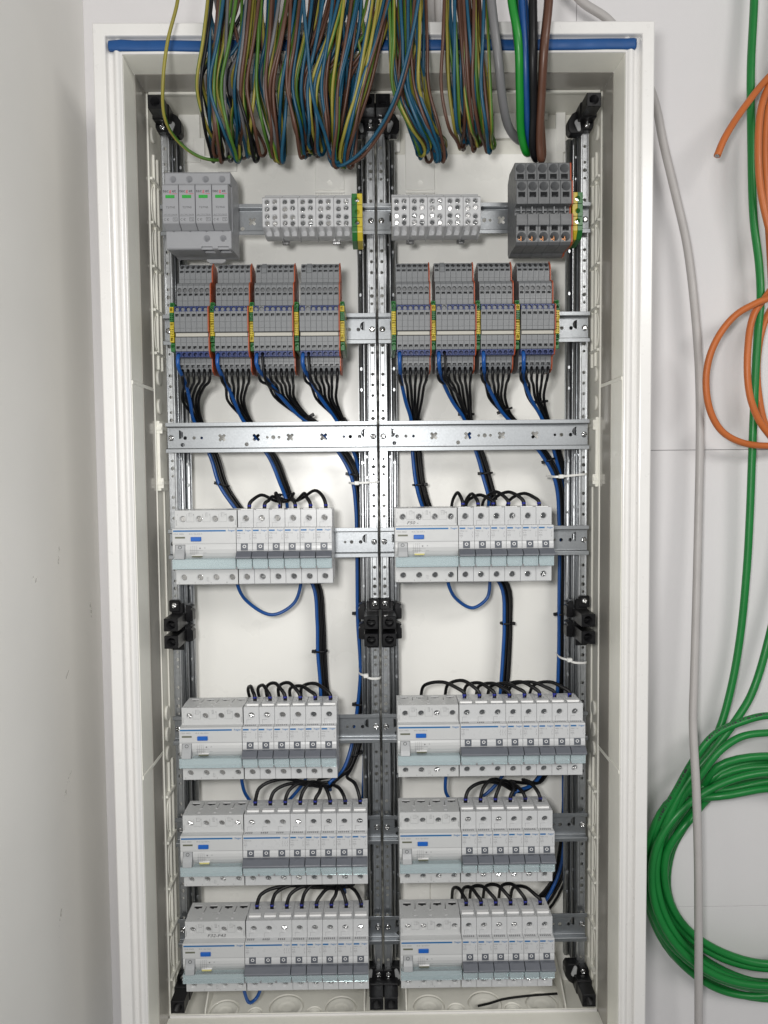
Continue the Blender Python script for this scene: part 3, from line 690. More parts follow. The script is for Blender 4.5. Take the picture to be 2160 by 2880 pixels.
def dist_blocks():
    w_ = 19.6
    pf = [(-.6, -24), (-.6, 17), (-14, 20), (-20, 19.6), (-23, 14), (-40, 10), (-42, 8.2), (-42, -22), (-40.5, -23), (-22, -27.5), (-14, -28), (-6, -27)]
    me = MB().prism(pf, 'x', .1, w_-.1).mesh('housing', ['block_grey'], bevel=.5)
    c = MB(); sc_ = [(5.2, 4.6), (5.2, -3.2), (5.2, -11.0), (5.2, -18.3), (13.6, 4.9), (13.6, -2.2), (13.6, -12.0), (13.6, -18.5)]
    for x, z in sc_: c.cyl('y', x, z, 3.25, -44, -38.6, 18)
    for x in (5.2, 13.6): c.cyl('y', x, -24.8, 3.4, -44, -24, 18)
    body = cut(me, c.mesh('c', ['block_grey']))
    fin = MB().prism([(-41, -21), (-20, -29), (-8, -29), (-8, -20)], 'x', -.5, .5).mesh('fin', ['block_grey'], bevel=.15)
    clip = MB().box(-4.5, 4.5, -8, -3, -4, 0, c=.5).box(-2.8, 2.8, -9.2, -7.9, -5, -1.4, 0, .5).mesh('foot_clip', ['bright_steel'])
    for side, x0 in (('left', -125.0), ('right', 17.2)):
        for i in range(5):
            pos = ['first', 'second', 'middle', 'fourth', 'last'][i]
            t = thing('distribution_block', (x0+i*w_, 0, 250), '%s light grey eight-screw distribution block from the left, %s group' % (pos, side), 'distribution block', 'light grey distribution blocks')
            part('housing', body, t)
            for x, z in sc_: screw(SCREW_D, t, x, -38.8, z)
            part('fin', fin, t, (w_-.2, 0, 0))
            if i in (1, 4) or (i == 0 and False): part('foot_clip', clip, t, (2 if i == 1 else 1, 0, -27))
dist_blocks()
def big_terminals():
    w_ = 12.0; x0 = 151.4
    pf = [(-3, -44), (-3, 36), (-14, 43.5), (-46, 43), (-47.5, 42), (-48.5, 22.6), (-53, 21.6), (-55, 20), (-56, -4.5), (-46, -5.2), (-46, -14), (-56, -15), (-56.5, -27), (-54.5, -28.2), (-54, -44.5), (-50, -47), (-20, -46.5), (-16, -49), (-8, -49)]
    me = MB().prism(pf, 'x', .08, w_-.08).mesh('housing', ['terminal_dark'], bevel=.35)
    c = MB(); x = w_/2
    c.cyl('y', x, 36.2, 4.9, -60, -34, 22); c.box(x-3.7, x+3.7, -60, -38, 24.6, 30.2)
    c.cyl('y', x, 14.4, 4.9, -62, -40, 22); c.box(x-3.7, x+3.7, -62, -44, 2.6, 8.4)
    c.cyl('y', x, -38.6, 4.9, -62, -38, 22); c.box(x-3.5, x+3.5, -62, -42, -32.6, -27.2)
    body = cut(me, c.mesh('c', ['terminal_dark']))
    tongue = MB().box(-3.4, 1.6, -47, -38, -1.2, .2).box(.2, 1.4, -47, -38, -3.6, 3.2).mesh('contact', ['copper'])
    comb = MB().box(1, w_-1, -50, -46.2, -9.8, -8.6, c=.2).box(w_/2-.6, w_/2+.6, -52, -46.2, -13, -6).mesh('bridge', ['terminal_grey'])
    for i in range(5):
        t = thing('feed_terminal', (x0+i*w_, 0, 250), '%s large dark grey feed terminal from the left, top right corner' % ['first', 'second', 'middle', 'fourth', 'last'][i], 'terminal', 'large dark grey feed terminals')
        part('housing', body, t); part('contact', tongue, t, (w_/2, 0, -39)); part('bridge', comb, t)
    e = tag(part('end_plate', MB().prism(pf, 'x', 0, 1.6).mesh('end_plate', ['end_orange'], bevel=.2), None, (x0+5*w_+.1, 0, 250)), 'orange end plate on the right of the large dark terminals', 'end plate', 'orange end plates')
big_terminals()
def earth_foot(x0, flip, label):
    t = thing('earth_terminal', (x0, 0, 250), label, 'earth terminal', 'large green and yellow earth terminals')
    w_ = 11.6
    prof = [(-1, -35), (-1, 14), (-34, 15), (-40, 13.5), (-40, -28), (-34, -36), (-10, -38)]
    for k, (xa, xb, mt) in enumerate(((0, w_*.5-.05, 'earth_yellow' if flip else 'earth_green'), (w_*.5+.05, w_, 'earth_green' if flip else 'earth_yellow'))):
        me = MB().prism(prof, 'x', xa, xb).mesh('half_shell', [mt], bevel=.3)
        c = MB()
        for z in (7, -6.5, -17.5): c.cyl('y', w_/2, z, 2.9, -44, -34, 16)
        for z in (1.2, -12.5, -22.5): c.box(-1, w_+1, -44, -38.4, z-.4, z+.4)
        part('half_shell', cut(me, c.mesh('c', [mt])), t)
    for z in (7, -17.5): screw(SCREW_S, t, w_/2, -34.4, z)
earth_foot(-26.8, False, 'green and yellow earth terminal right of the left distribution blocks')
earth_foot(216.4, True, 'yellow and green earth terminal right of the large dark terminals')

# ================================================================== TERMINAL STRIPS
TPF = [(-2, -50), (-2, 52), (-20, 63), (-33, 64.5), (-38, 60), (-40, 54), (-40.5, 42.4), (-43, 41.6), (-48.5, 40), (-51, 37), (-52, 15), (-56, 13.4), (-62, 12), (-64, 10), (-64, -15), (-60, -15.8), (-60, -19.6), (-62, -20.6), (-62, -33), (-61, -36), (-57.5, -41), (-48.5, -41.6), (-48, -50), (-46, -55), (-38, -58), (-12, -56)]
TW = 6.03
def terminal_meshes():
    me = MB().prism(TPF, 'x', .06, TW-.06).mesh('housing', ['terminal_grey'], bevel=.22)
    c = MB(); x = TW/2
    def hole(z, y0, y1, r=2.1, n=12): c.prism([(x+r*math.cos(t), z+r*1.15*math.sin(t)) for t in [2*math.pi*k/n for k in range(n)]], 'y', y0, y1)
    def sq(z, y0, y1, h=1.3, w_=1.9): c.box(x-w_, x+w_, y0, y1, z-h, z+h)
    hole(60.6, -50, -26); sq(55.0, -50, -33)
    hole(32.0, -60, -42, 2.35); sq(27.4, -60, -44)
    sq(2.6, -70, -56, 1.5)
    sq(-17.6, -70, -54, 1.5, 2.4)
    sq(-31.4, -70, -52, 1.5)
    sq(-49.6, -60, -40, 1.6); hole(-54.0, -60, -36, 1.9)
    for z in (46.5, 20.6, -4.4, -11.2, -26.2, -45.2): c.box(-1, TW+1, -70, {46.5: -39.9, 20.6: -51.1, -4.4: -63.5, -11.2: -63.5, -26.2: -61.5, -45.2: -47.7}[z], z-.22, z+.22)
    c.box(-1, TW+1, -70, -49.5, 6.6, 12.8+2); c.box(-1, TW+1, -70, -52, -43, -35.2)
    h = cut(me, c.mesh('c', ['terminal_grey']))
    def blue(z0, z1, y0, y1, zc, r, mt):
        b = MB().box(.1, TW-.1, y0, y1, z0, z1, c=.2).mesh('blue_insert', [mt])
        k = MB().prism([(x+r*math.cos(t), zc+r*math.sin(t)) for t in [2*math.pi*k/12 for k in range(12)]], 'y', y0-4, y0+8)
        return cut(b, k.mesh('c', [mt]))
    up = blue(6.7, 12.2, -63.2, -49.6, 9.2, 2.35, 'terminal_blue'); upg = blue(6.7, 12.2, -63.2, -49.6, 9.2, 2.35, 'terminal_grey')
    lo = blue(-41.2, -35.4, -60.6, -52.1, -38.6, 2.2, 'terminal_blue')
    push = MB().prism([(x+2.0*math.cos(t), 9.2+2.0*math.sin(t)) for t in [2*math.pi*k/12 for k in range(12)]], 'y', -61.4, -58, 0).mesh('push_key', ['terminal_grey'])
    push2 = MB().prism([(x+2.1*math.cos(t), 32+2.3*math.sin(t)) for t in [2*math.pi*k/12 for k in range(12)]], 'y', -49.4, -44, 0).mesh('push_key', ['terminal_dark'])
    return h, up, upg, lo, push, push2
TM = terminal_meshes()
ENDP = MB().prism([(y*1.03-.3, z*1.012) for y, z in TPF], 'x', 0, 1.15).mesh('end_plate', ['end_orange'], bevel=.15)
BLANK = MB().prism([(-30, 52.5), (-41, 53), (-39.5, 58.5), (-34, 64.8), (-30, 65)], 'x', .3, TW-.3).mesh('blank', ['terminal_grey'], bevel=.3)
STR = [(-218.0, 6), (-175.5, 6), (-133.5, 7), (-83.7, 7), (20.9, 6), (63.4, 7), (111.8, 6), (155.1, 6)]
SN = ['first terminal strip in the left half', 'second terminal strip in the left half', 'third terminal strip in the left half', 'fourth terminal strip in the left half',
      'first terminal strip in the right half', 'second terminal strip in the right half', 'third terminal strip in the right half', 'fourth terminal strip in the right half']
TPORT = []; BPORT = []
def earth_slice_meshes():
    w_ = 4.75
    seg = [(17.5, 12.5, -58, 'earth_green'), (12.2, 6.2, -61, 'g'), (5.9, -3.5, -61, 'y'), (-3.8, -9, -60, 'y'), (-9.3, -19, -61, 'y'), (-19.3, -25.5, -61, 'g'), (-25.8, -35, -58, 'earth_green')]
    out = []
    for sw in (0, 1):
        ps = []
        for k, (z1, z0, y, mt) in enumerate(seg):
            m_ = mt if mt.startswith('earth') else ('earth_green' if (mt == 'g') != (sw == 1 and k in (1, 5)) else 'earth_yellow')
            if sw == 0 and k == 2: m_ = 'earth_yellow'
            if sw == 1 and k in (2,): m_ = 'earth_green'
            me = MB().box(.1, w_-.1, y, -2, z0, z1, c=.35).mesh('earth_segment', [m_])
            c = MB()
            if k in (0, 6): c.cyl('y', w_/2, (z0+z1)/2+(1 if k == 6 else 0), 1.9, y-2, y+9, 14)
            elif k in (1, 5): c.box(w_/2-1.4, w_/2+1.4, y-2, y+6, (z0+z1)/2-1.8, (z0+z1)/2+1.6); c.cyl('y', w_/2, z1-.9, .7, y-2, y+5, 8)
            elif k in (2, 4):
                for q in (.25, .5, .75): c.box(w_/2-1.7, w_/2-.3, y-2, y+3, z0+(z1-z0)*q-.6, z0+(z1-z0)*q+.6); c.box(w_/2+.4, w_/2+1.7, y-2, y+3, z0+(z1-z0)*q-.9, z0+(z1-z0)*q+.3)
            else: c.box(w_/2-1.6, w_/2+1.6, y-2, y+4, z0+1.6, z1-1.4)
            ps.append(cut(me, c.mesh('c', [m_])))
        out.append(ps)
    return out
EM = earth_slice_meshes()
for si, (x0, n) in enumerate(STR):
    port = []
    for i in range(n):
        t = thing('terminal_block', (x0+i*TW, 0, 125), '%s narrow grey terminal from the left in the %s' % ('last' if i == n-1 else ORD[i], SN[si]), 'terminal', 'narrow grey terminals of the %s' % SN[si])
        part('housing', TM[0], t)
        odd = n == 7 and i == 1
        part('blue_insert', TM[2] if odd else TM[1], t); part('blue_insert', TM[3], t)
        part('push_key', TM[4], t); part('push_key', TM[5], t)
        if odd: part('blank', BLANK, t)
        port.append(Vector((x0+(i+.5)*TW, -44, 125-54)))
    TPORT.append(port); BPORT.append(Vector((x0+.5*TW, -58, 125-38.6)))
    tag(part('end_plate', ENDP, None, (x0+n*TW+.05, 0, 125)), 'orange end plate closing the %s' % SN[si], 'end plate', 'orange end plates')
    tag(part('marker_strip', MB().box(0, n*TW-1.6, -62.6, -60.2, -19.8, -16.0, c=.3).mesh('marker_strip', ['marker_white']), None, (x0+.9, 0, 125)), 'blank cream marker strip across the %s' % SN[si], 'marker strip', 'cream marker strips')
for k, x in enumerate([-224.0, -180.5, -138.0, -89.7, -40.2, 15.4, 58.4, 106.9, 149.6, 192.8]):
    half = 'left' if k < 5 else 'right'
    ii = k % 5
    lab = ['slim green and yellow earth terminal left of the first strip, %s half', 'slim green and yellow earth terminal between first and second strip, %s half', 'slim green and yellow earth terminal between second and third strip, %s half',
           'slim green and yellow earth terminal between third and fourth strip, %s half', 'slim green and yellow earth terminal right of the fourth strip, %s half'][ii] % half
    t = thing('earth_terminal', (x, 0, 125), lab, 'earth terminal', 'slim green and yellow earth terminals')
    for me in EM[(k*3+1) % 2]: part('earth_segment', me, t)

# ================================================================== WIRES
rw = random.Random(21)
def wire(name, pts, r, mats, label, cat, group=None, n=8, k=6, m2=None, twist=0):
    P = smooth(pts, k)
    me = MB().tube(P, r, n, 0, m2, twist).mesh(name, mats)
    return tag(part(name, me), label, cat, group)
FER = MB().prism(circ(0, 0, 2.0, 10), 'z', -3, 2.6, 0, True).prism(circ(0, 0, 2.35, 10), 'z', 2.4, 4.4, 0, True).mesh('ferrule', ['ferrule_blue'])
# --- bundles from the strips to the breakers: picture route and depth
BUN = [
 [(412, 866, 2), (428, 905, 22), (446, 945, 33), (466, 990, 36), (484, 1047, 38), (517, 1098, 42), (560, 1150, 48), (640, 1210, 48), (684, 1262, 48), (693, 1340, 47), (696, 1410, 46), (700, 1470, 44), (702, 1515, 44)],
 [(510, 866, 2), (533, 905, 22), (560, 945, 33), (592, 990, 36), (614, 1045, 30), (628, 1080, 20)],
 [(615, 858, 2), (655, 898, 22), (705, 935, 33), (745, 985, 38), (768, 1030, 40), (777, 1090, 42), (779, 1180, 44), (781, 1340, 45), (787, 1450, 44), (780, 1530, 42), (768, 1610, 36), (748, 1662, 22), (722, 1688, 8)],
 [(705, 862, 2), (732, 902, 22), (757, 945, 33), (777, 990, 42), (788, 1060, 48), (790, 1180, 50), (790, 1340, 50), (795, 1450, 50), (795, 1600, 52), (792, 1720, 52), (786, 1820, 46), (768, 1895, 28), (752, 1912, 8)],
 [(893, 866, 2), (896, 905, 22), (898, 945, 33), (900, 990, 36), (908, 1047, 38), (922, 1098, 42), (955, 1150, 48), (1030, 1210, 48), (1088, 1262, 48), (1096, 1345, 47), (1094, 1410, 46), (1090, 1460, 44), (1086, 1510, 44)],
 [(996, 862, 2), (1010, 905, 22), (1024, 945, 33), (1040, 990, 36), (1051, 1030, 38), (1064, 1080, 40), (1068, 1120, 42)],
 [(1074, 860, 2), (1098, 897, 22), (1142, 940, 33), (1183, 990, 38), (1206, 1040, 42), (1214, 1120, 46), (1214, 1300, 46), (1212, 1450, 46), (1205, 1560, 46), (1190, 1640, 42), (1160, 1690, 26), (1120, 1708, 8)],
 [(1158, 858, 2), (1176, 900, 22), (1194, 945, 33), (1208, 990, 44), (1221, 1050, 52), (1224, 1200, 54), (1224, 1450, 54), (1224, 1700, 56), (1222, 1850, 54), (1205, 1905, 46), (1168, 1962, 38), (1110, 1985, 24)],
]
DEST = [('E', 'left'), ('D', 'left'), ('F', 'left'), ('G', 'left'), ('E', 'right'), ('D', 'right'), ('F', 'right'), ('G', 'right')]
HEX = [(0, 0), (2.7, .3), (1.3, 2.5), (-1.4, 2.4), (-2.7, .2), (-1.3, -2.4), (1.4, -2.5), (4.0, 2.6), (5.3, .4), (4.1, -2.2)]
BW = []
for b, path in enumerate(BUN):
    C0 = [a(*p) for p in path]
    ports = TPORT[b]; dest = PORT[DEST[b]]; nd = len(dest); ns = len(ports); nw = max(nd, ns)
    lab = 'thin black wire of the bundle leaving the %s' % SN[b]
    order = sorted(range(nw), key=lambda k: HEX[k][0]); mean = sum(p.x for p in ports)/ns
    for i in range(nw):
        ox, oy = HEX[order[i]]; pts = []; fx = (ports[i].x-mean) if i < ns else 0
        if i < ns:
            p = ports[i]
            pts += [p+Vector((0, 6, 2)), p+Vector((0, -3.5, -2.5)), p+Vector((rw.uniform(-.4, .4), -2.0, -9)), p.lerp(C0[0]+Vector((fx*.62, 0, 0)), .55)+Vector((rw.uniform(-.6, .6), 1, 0))]
            sp_ = 1.0
            st = 0
        else: st = 1
        for j, c in enumerate(C0):
            if j < st: continue
            if j < 2 and i < ns:
                pts.append(c+Vector((fx*(.62 if j == 0 else .26)+rw.uniform(-.4, .4), oy*(1.6-.4*j), 0))); continue
            f = 1.0
            j0 = .5
            pts.append(c+Vector((ox*(1.45 if not (b == 7 and j > len(C0)-5) else 3.4)+rw.uniform(-j0, j0), oy*1.05+rw.uniform(-j0, j0), 0)))
        if i < nd:
            # over the top of the breaker and down into its clamp; lowest-numbered poles get the wires on that side
            q = dest[i]; e = pts[-1]; dx = q.x-e.x
            h = 14+rw.uniform(-3, 5)+min(8, abs(dx)*.09)
            if DEST[b] in (('G', 'right'), ('E', 'left'), ('E', 'right'), ('D', 'right')):
                spn = rw.uniform(20, 27) if DEST[b] != ('E', 'right') else rw.uniform(30, 52); h = rw.uniform(12, 17)
                if DEST[b] == ('D', 'right'): spn = [9, 11, 27, 25, 32, 30][i]
                if DEST[b] == ('E', 'left'): spn = [13, 19, 27, 30, 34, 38][i]
                if DEST[b] == ('G', 'right'): pts = pts[:-2]; spn = [13, 18, 26, 27, 25, 28][i]
                e = pts[-1]; slp = max(.05, (-44.5-q.z)/845); dr = 52*slp+14; sx_ = q.x-spn
                pts += [Vector((e.x*.6+sx_*.4, 46, min(e.z, q.z-dr)-8)), Vector((sx_+1.5, 42, q.z-dr)), Vector((sx_, 22, q.z-28*slp-1)), Vector((sx_+spn*.08, 6, q.z+h*.55)), Vector((q.x-spn*.5, -6, q.z+h)), Vector((q.x-spn*.16-.6, -15, q.z+h*.7)), Vector((q.x-.3, -18.2, q.z+5.5))]
            else:
                sg = -1 if dx > 0 else 1
                if DEST[b][0] in 'FG' and dx > -12:
                    pts = pts[:-1]; pts += [Vector((q.x-max(13, dx*.5)-3, 4, q.z+h*1.05)), Vector((q.x-6.5, -9, q.z+h*.95))]; sg = -1
                elif abs(dx) < 9:
                    pts.append(Vector((e.x+dx*.4-10, 0, q.z+h*.9))); pts.append(Vector((q.x-5, -12, q.z+h+2)))
                else:
                    pts.append(Vector((e.x+dx*.30, 3, q.z+h*.62+rw.uniform(-2, 2)))); pts.append(Vector((e.x+dx*.68, -7, q.z+h)))
                    pts.append(Vector((q.x+sg*4.6, -14.5, q.z+h*.72)))
                pts.append(Vector((q.x+sg*.5, -18.2, q.z+6)))
            pts.append(q+Vector((0, 0, -4)))
        else:
            pts = pts[:-1]
        nP = (len(pts)-1)*5+1; R_ = [1.66+.56*max(0, min(1, (j/nP-.6)*3)) for j in range(nP)]
        lb = lab if i >= nd else 'thin black wire bent into the %s pole from the left, %s breaker row, %s half' % (ORD[i], RN[DEST[b][0]], DEST[b][1])
        o = wire('wire', pts, R_, ['wire_black'], lb, 'wire', 'black wires of the %s' % SN[b], n=7, k=5)
        if i < nd: part('ferrule', FER, o, dest[i])
    # the thick blue neutral
    p = BPORT[b]; off = Vector((-3.9, -3.0, 0))
    tgt = C0[1]+off*1.25
    pts = [p+Vector((0, 5, 1)), p+Vector((-.2, -4.5, -2.5)), p+Vector((-.2, -5.5, -11)), p.lerp(tgt, .42)+Vector(((p.x-tgt.x)*.20-.5, -1, 0)), p.lerp(tgt, .74)+Vector(((p.x-tgt.x)*.13-.4, 1, 0))]
    end = {0: 9, 1: 5, 2: 12, 3: 12, 4: 9, 5: 5, 6: 10, 7: 9}[b]
    seq = C0[:] if b in (0, 2, 4, 6, 3, 7) else C0[:6]
    for j, c in enumerate(seq):
        if j == 0: continue
        pts.append(c+off*1.25+Vector((rw.uniform(-.5, .5), 0, 0)))
    pts.append(pts[-1]+Vector((0, 12, -14)))
    wire('wire', pts, 2.15, ['wire_blue'], 'thick blue wire leaving the left end of the %s' % SN[b], 'wire', 'thick blue wires of the strips', n=10, k=6)
    if b in (2, 3, 5) :   # a second thin black lead at the blue level in the seven-pole strips
        p = Vector((STR[b][0]+1.5*TW, -58, 125-38.6))
        pts = [p+Vector((0, 5, 1)), p+Vector((0, -4, -2)), p+Vector((.3, -5, -10)), p+Vector((2, 0, -26))]+[c+Vector((-1.5, -3.4, 0)) for c in C0[:5]]+[C0[5]+Vector((0, 3, 0))]
        wire('wire', pts, 1.35, ['wire_black'], 'black wire beside the blue one at the %s' % SN[b], 'wire', 'single black leads beside the blue wires', n=7, k=5)
# --- blue links under the residual current breakers
for lab, pts in [
    ('blue wire loop hanging below the upper left residual current breaker', [(512, 1245, -10), (514, 1266, -6), (535, 1300, 10), (588, 1328, 22), (634, 1304, 26), (649, 1266, 26), (649, 1235, 26)]),
    ('blue wire loop hanging below the upper right residual current breaker', [(966, 1242, -10), (970, 1266, -6), (988, 1296, 10), (1022, 1313, 20), (1052, 1292, 24), (1058, 1262, 24), (1056, 1235, 24)]),
    ('blue wire loop hanging below the second left residual current breaker', [(521, 1665, -6), (523, 1690, 0), (532, 1718, 10), (560, 1745, 20), (610, 1738, 26), (645, 1705, 28), (668, 1670, 28)]),
    ('blue wire loop hanging below the second right residual current breaker', [(966, 1660, -6), (962, 1690, 0), (965, 1716, 10), (990, 1742, 20), (1040, 1722, 26), (1072, 1694, 28), (1092, 1665, 28)]),
    ('short blue wire loop hanging below the bottom left residual current breaker', [(524, 2120, -6), (529, 2146, -4), (540, 2166, 2), (552, 2158, 8), (562, 2138, 10), (560, 2115, 10)])]:
    wire('wire', [a(*p) for p in pts], 2.05, ['wire_blue'], lab, 'wire', 'blue wire loops', n=10, k=8)
# --- loose strands at the lower right corner of the right half
for i, (x1, x2, mt) in enumerate([(1220, 1172, 'wire_black'), (1222, 1180, 'wire_black'), (1223, 1188, 'wire_blue')]):
    pass
# --- cable ties
def tie(x, y, Y, rx, ry, mt, label, ang=0, cat='cable tie', group='black cable ties', head=True, hs=-1):
    c = a(x, y, Y); t = thing('cable_tie', c, label, cat, group)
    m = MB(); N = 22
    ca, sa = math.cos(ang), math.sin(ang)
    for (hh) in (-1.2, 1.2):
        for rr_ in (1.0, 1.12):
            for k in range(N):
                th = 2*math.pi*k/N; px, py = rx*rr_*math.cos(th), ry*rr_*math.sin(th)
                m.v.append((px*ca-hh*sa, py, px*sa+hh*ca))
    for k in range(N):
        k2 = (k+1) % N
        m.face((k, k2, N+k2, N+k)); m.face((2*N+k, 2*N+k2, 3*N+k2, 3*N+k)); m.face((N+k, N+k2, 3*N+k2, 3*N+k), 0, True); m.face((k, k2, 2*N+k2, 2*N+k), 0, True)
    part('band', m.mesh('band', [mt]), t)
    hd = MB().box(-2.4, 2.4, -2.8, 1.4, -1.9, 1.9, c=.5).mesh('head', [mt])
    part('head', hd, t, (hs*rx*1.1*ca, -1.5, hs*rx*1.1*sa), (0, -ang, 0))
TIES = [(482, 1047, 38, 7.5, 6, -.25, 'black cable tie on the bundle above the upper left residual current breaker', -1), (616, 1068, 26, 6.5, 6, .1, 'black cable tie where the wires fan out above the upper left breakers', -1),
        (664, 903, 26, 6.5, 6, .5, 'black cable tie on the third left bundle just above the bare rail', 1), (768, 1026, 40, 9, 7, -.15, 'black cable tie where two left bundles join beside the middle post', -1),
        (693, 1406, 46, 8, 6, 0, 'black cable tie on the bundle between the upper and second left rows', -1), (778, 1324, 46, 7, 6, 0, 'black cable tie beside the double bracket on the left middle post', -1),
        (779, 1520, 42, 7.5, 6, 0, 'black cable tie behind the second left breaker row beside the post', -1), (766, 1628, 34, 7.5, 7, .3, 'black cable tie below the second left breaker row', 1),
        (905, 1047, 38, 7.5, 6, .05, 'black cable tie on the bundle above the upper right residual current breaker', 1), (1009, 895, 22, 8, 6, 0, 'black cable tie on the second right bundle just above the bare rail', -1),
        (1050, 1022, 36, 7.5, 6, .05, 'black cable tie on the second right bundle below the bare rail', -1), (1092, 886, 20, 8, 6, .35, 'black cable tie on the third right bundle above the bare rail', -1),
        (1168, 868, 14, 8, 6, .1, 'black cable tie on the fourth right bundle above the bare rail', -1), (1186, 994, 38, 7, 6, .3, 'black cable tie below the bare rail near the right outer post', -1),
        (1094, 1346, 47, 7.5, 6, 0, 'black cable tie on the bundle between the upper and second right rows', 1), (1212, 1326, 46, 7, 6, 0, 'black cable tie beside the double bracket on the right outer post', -1)]
for x, y, Y, rx, ry, an, lab, hs in TIES: tie(x, y, Y, rx, ry, 'tie_black', lab, an, hs=hs)
def white_tie(p0, p1, label, Y, sag=0):
    A_, B_ = a(*p0, Y), a(*p1, Y); t = thing('cable_tie', A_, label, 'cable tie', 'white cable ties')
    d = B_-A_; m = MB()
    pts = [(-6, 30, .5), (-5, 4, .3), (-1, -1, 0), (d.x*.35, -1.5, d.z*.35-sag), (d.x*.7, -1, d.z*.7-sag*.6), (d.x, 2, d.z), (d.x+2, 22, d.z)]
    P = smooth(pts, 5); v = []
    for p in P: m.v += [(p.x, p.y, p.z-1.25), (p.x, p.y, p.z+1.25), (p.x, p.y+.9, p.z+1.25), (p.x, p.y+.9, p.z-1.25)]
    for i in range(len(P)-1):
        for k in range(4): k2 = (k+1) % 4; m.face((i*4+k, i*4+k2, i*4+4+k2, i*4+4+k))
    part('band', m.mesh('band', ['tie_white']), t)
    part('head', MB().box(-2.6, 3.2, -4, 1.2, -2.3, 2.3, c=.6).mesh('head', ['tie_white']), t, (d.x*.12, 0, d.z*.12))
white_tie((764, 1044), (816, 1041), 'white cable tie round the left middle post above the upper breaker row', 3)
white_tie((786, 1458), (820, 1466), 'white cable tie round the left middle post above the second breaker row', 3, 2)
white_tie((1203, 1030), (1268, 1024), 'white cable tie round the right outer post above the upper breaker row', 3)
white_tie((1224, 1424), (1268, 1432), 'white cable tie round the right outer post above the second breaker row', 3, 2)
# loose tie tail on the cabinet floor
p0, p1, p2 = a(1038, 2192-8, -40), a(1096, 2172, -30), a(1202, 2160, -12)
zf = ZD+1.0
def drop(x, y):                                # point of the floor seen at that place
    d = RT*((x*K-1080)/FPX)+DN*((y*K-1440)/FPX)+FW; t = (zf-CAMP.z)/d.z; return CAMP+d*t
q = [drop(1032, 2174), drop(1058, 2168), drop(1084, 2160), drop(1130, 2153), drop(1204, 2147)]
m = MB(); P = smooth(q, 5)
for p in P: m.v += [(p.x, p.y-1.6, p.z), (p.x, p.y+1.6, p.z), (p.x, p.y+1.6, p.z+1.0), (p.x, p.y-1.6, p.z+1.0)]
for i in range(len(P)-1):
    for k in range(4): k2 = (k+1) % 4; m.face((i*4+k, i*4+k2, i*4+4+k2, i*4+4+k))
m.face((0, 1, 2, 3)); nn = len(P)*4; m.face((nn-1, nn-2, nn-3, nn-4))
tag(part('cable_tie', m.mesh('cable_tie', ['tie_black'])), 'loose black cable tie strip lying on the cabinet floor', 'cable tie')

# --- the hanging looped wires at the head of the cabinet
CM = {'gy': ['wire_yellow', 'wire_green'], 'gg': ['wire_green', 'wire_yellow'], 'bl': ['wire_blue_dull'], 'br': ['wire_brown'], 'bk': ['wire_black'], 'gr': ['wire_grey']}
CN = {'gy': 'green and yellow', 'gg': 'green and yellow', 'bl': 'blue', 'br': 'brown', 'bk': 'black', 'gr': 'grey'}
HB = [ # name, top x range, waist x range at y=200, bottom x range, bottom y range, count, colours
 ('first', (450, 560), (436, 536), (450, 556), (332, 352), 22, ['bl', 'br', 'gy', 'bk', 'gr', 'gg', 'br', 'gr', 'bk', 'bl', 'gg', 'gr', 'gg', 'bl', 'bk']),
 ('second', (560, 650), (552, 612), (584, 612), (334, 354), 15, ['gg', 'bl', 'br', 'gg', 'bl', 'gy', 'br', 'gr', 'gy', 'br']),
 ('third', (630, 740), (618, 682), (646, 690), (320, 342), 17, ['br', 'gg', 'bl', 'br', 'gg', 'bl', 'br', 'gy', 'gg', 'bl', 'bk', 'br']),
 ('fourth', (720, 850), (702, 795), (712, 748), (336, 364), 23, ['br', 'gy', 'bl', 'br', 'bl', 'gy', 'br', 'gg', 'bl', 'gg', 'bl', 'br', 'gy', 'bl', 'gg']),
 ('fifth', (835, 915), (848, 915), (905, 965), (318, 352), 20, ['bl', 'gg', 'bl', 'br', 'gy', 'bl', 'gg', 'bl', 'br', 'br', 'gy', 'bl', 'gg', 'br', 'bl']),
 ('sixth', (962, 1048), (968, 1050), (990, 1062), (308, 334), 17, ['br', 'gy', 'bl', 'br', 'gg', 'br', 'bl', 'br', 'gg', 'br', 'bl', 'gy'])]
rh = random.Random(33); HW = []
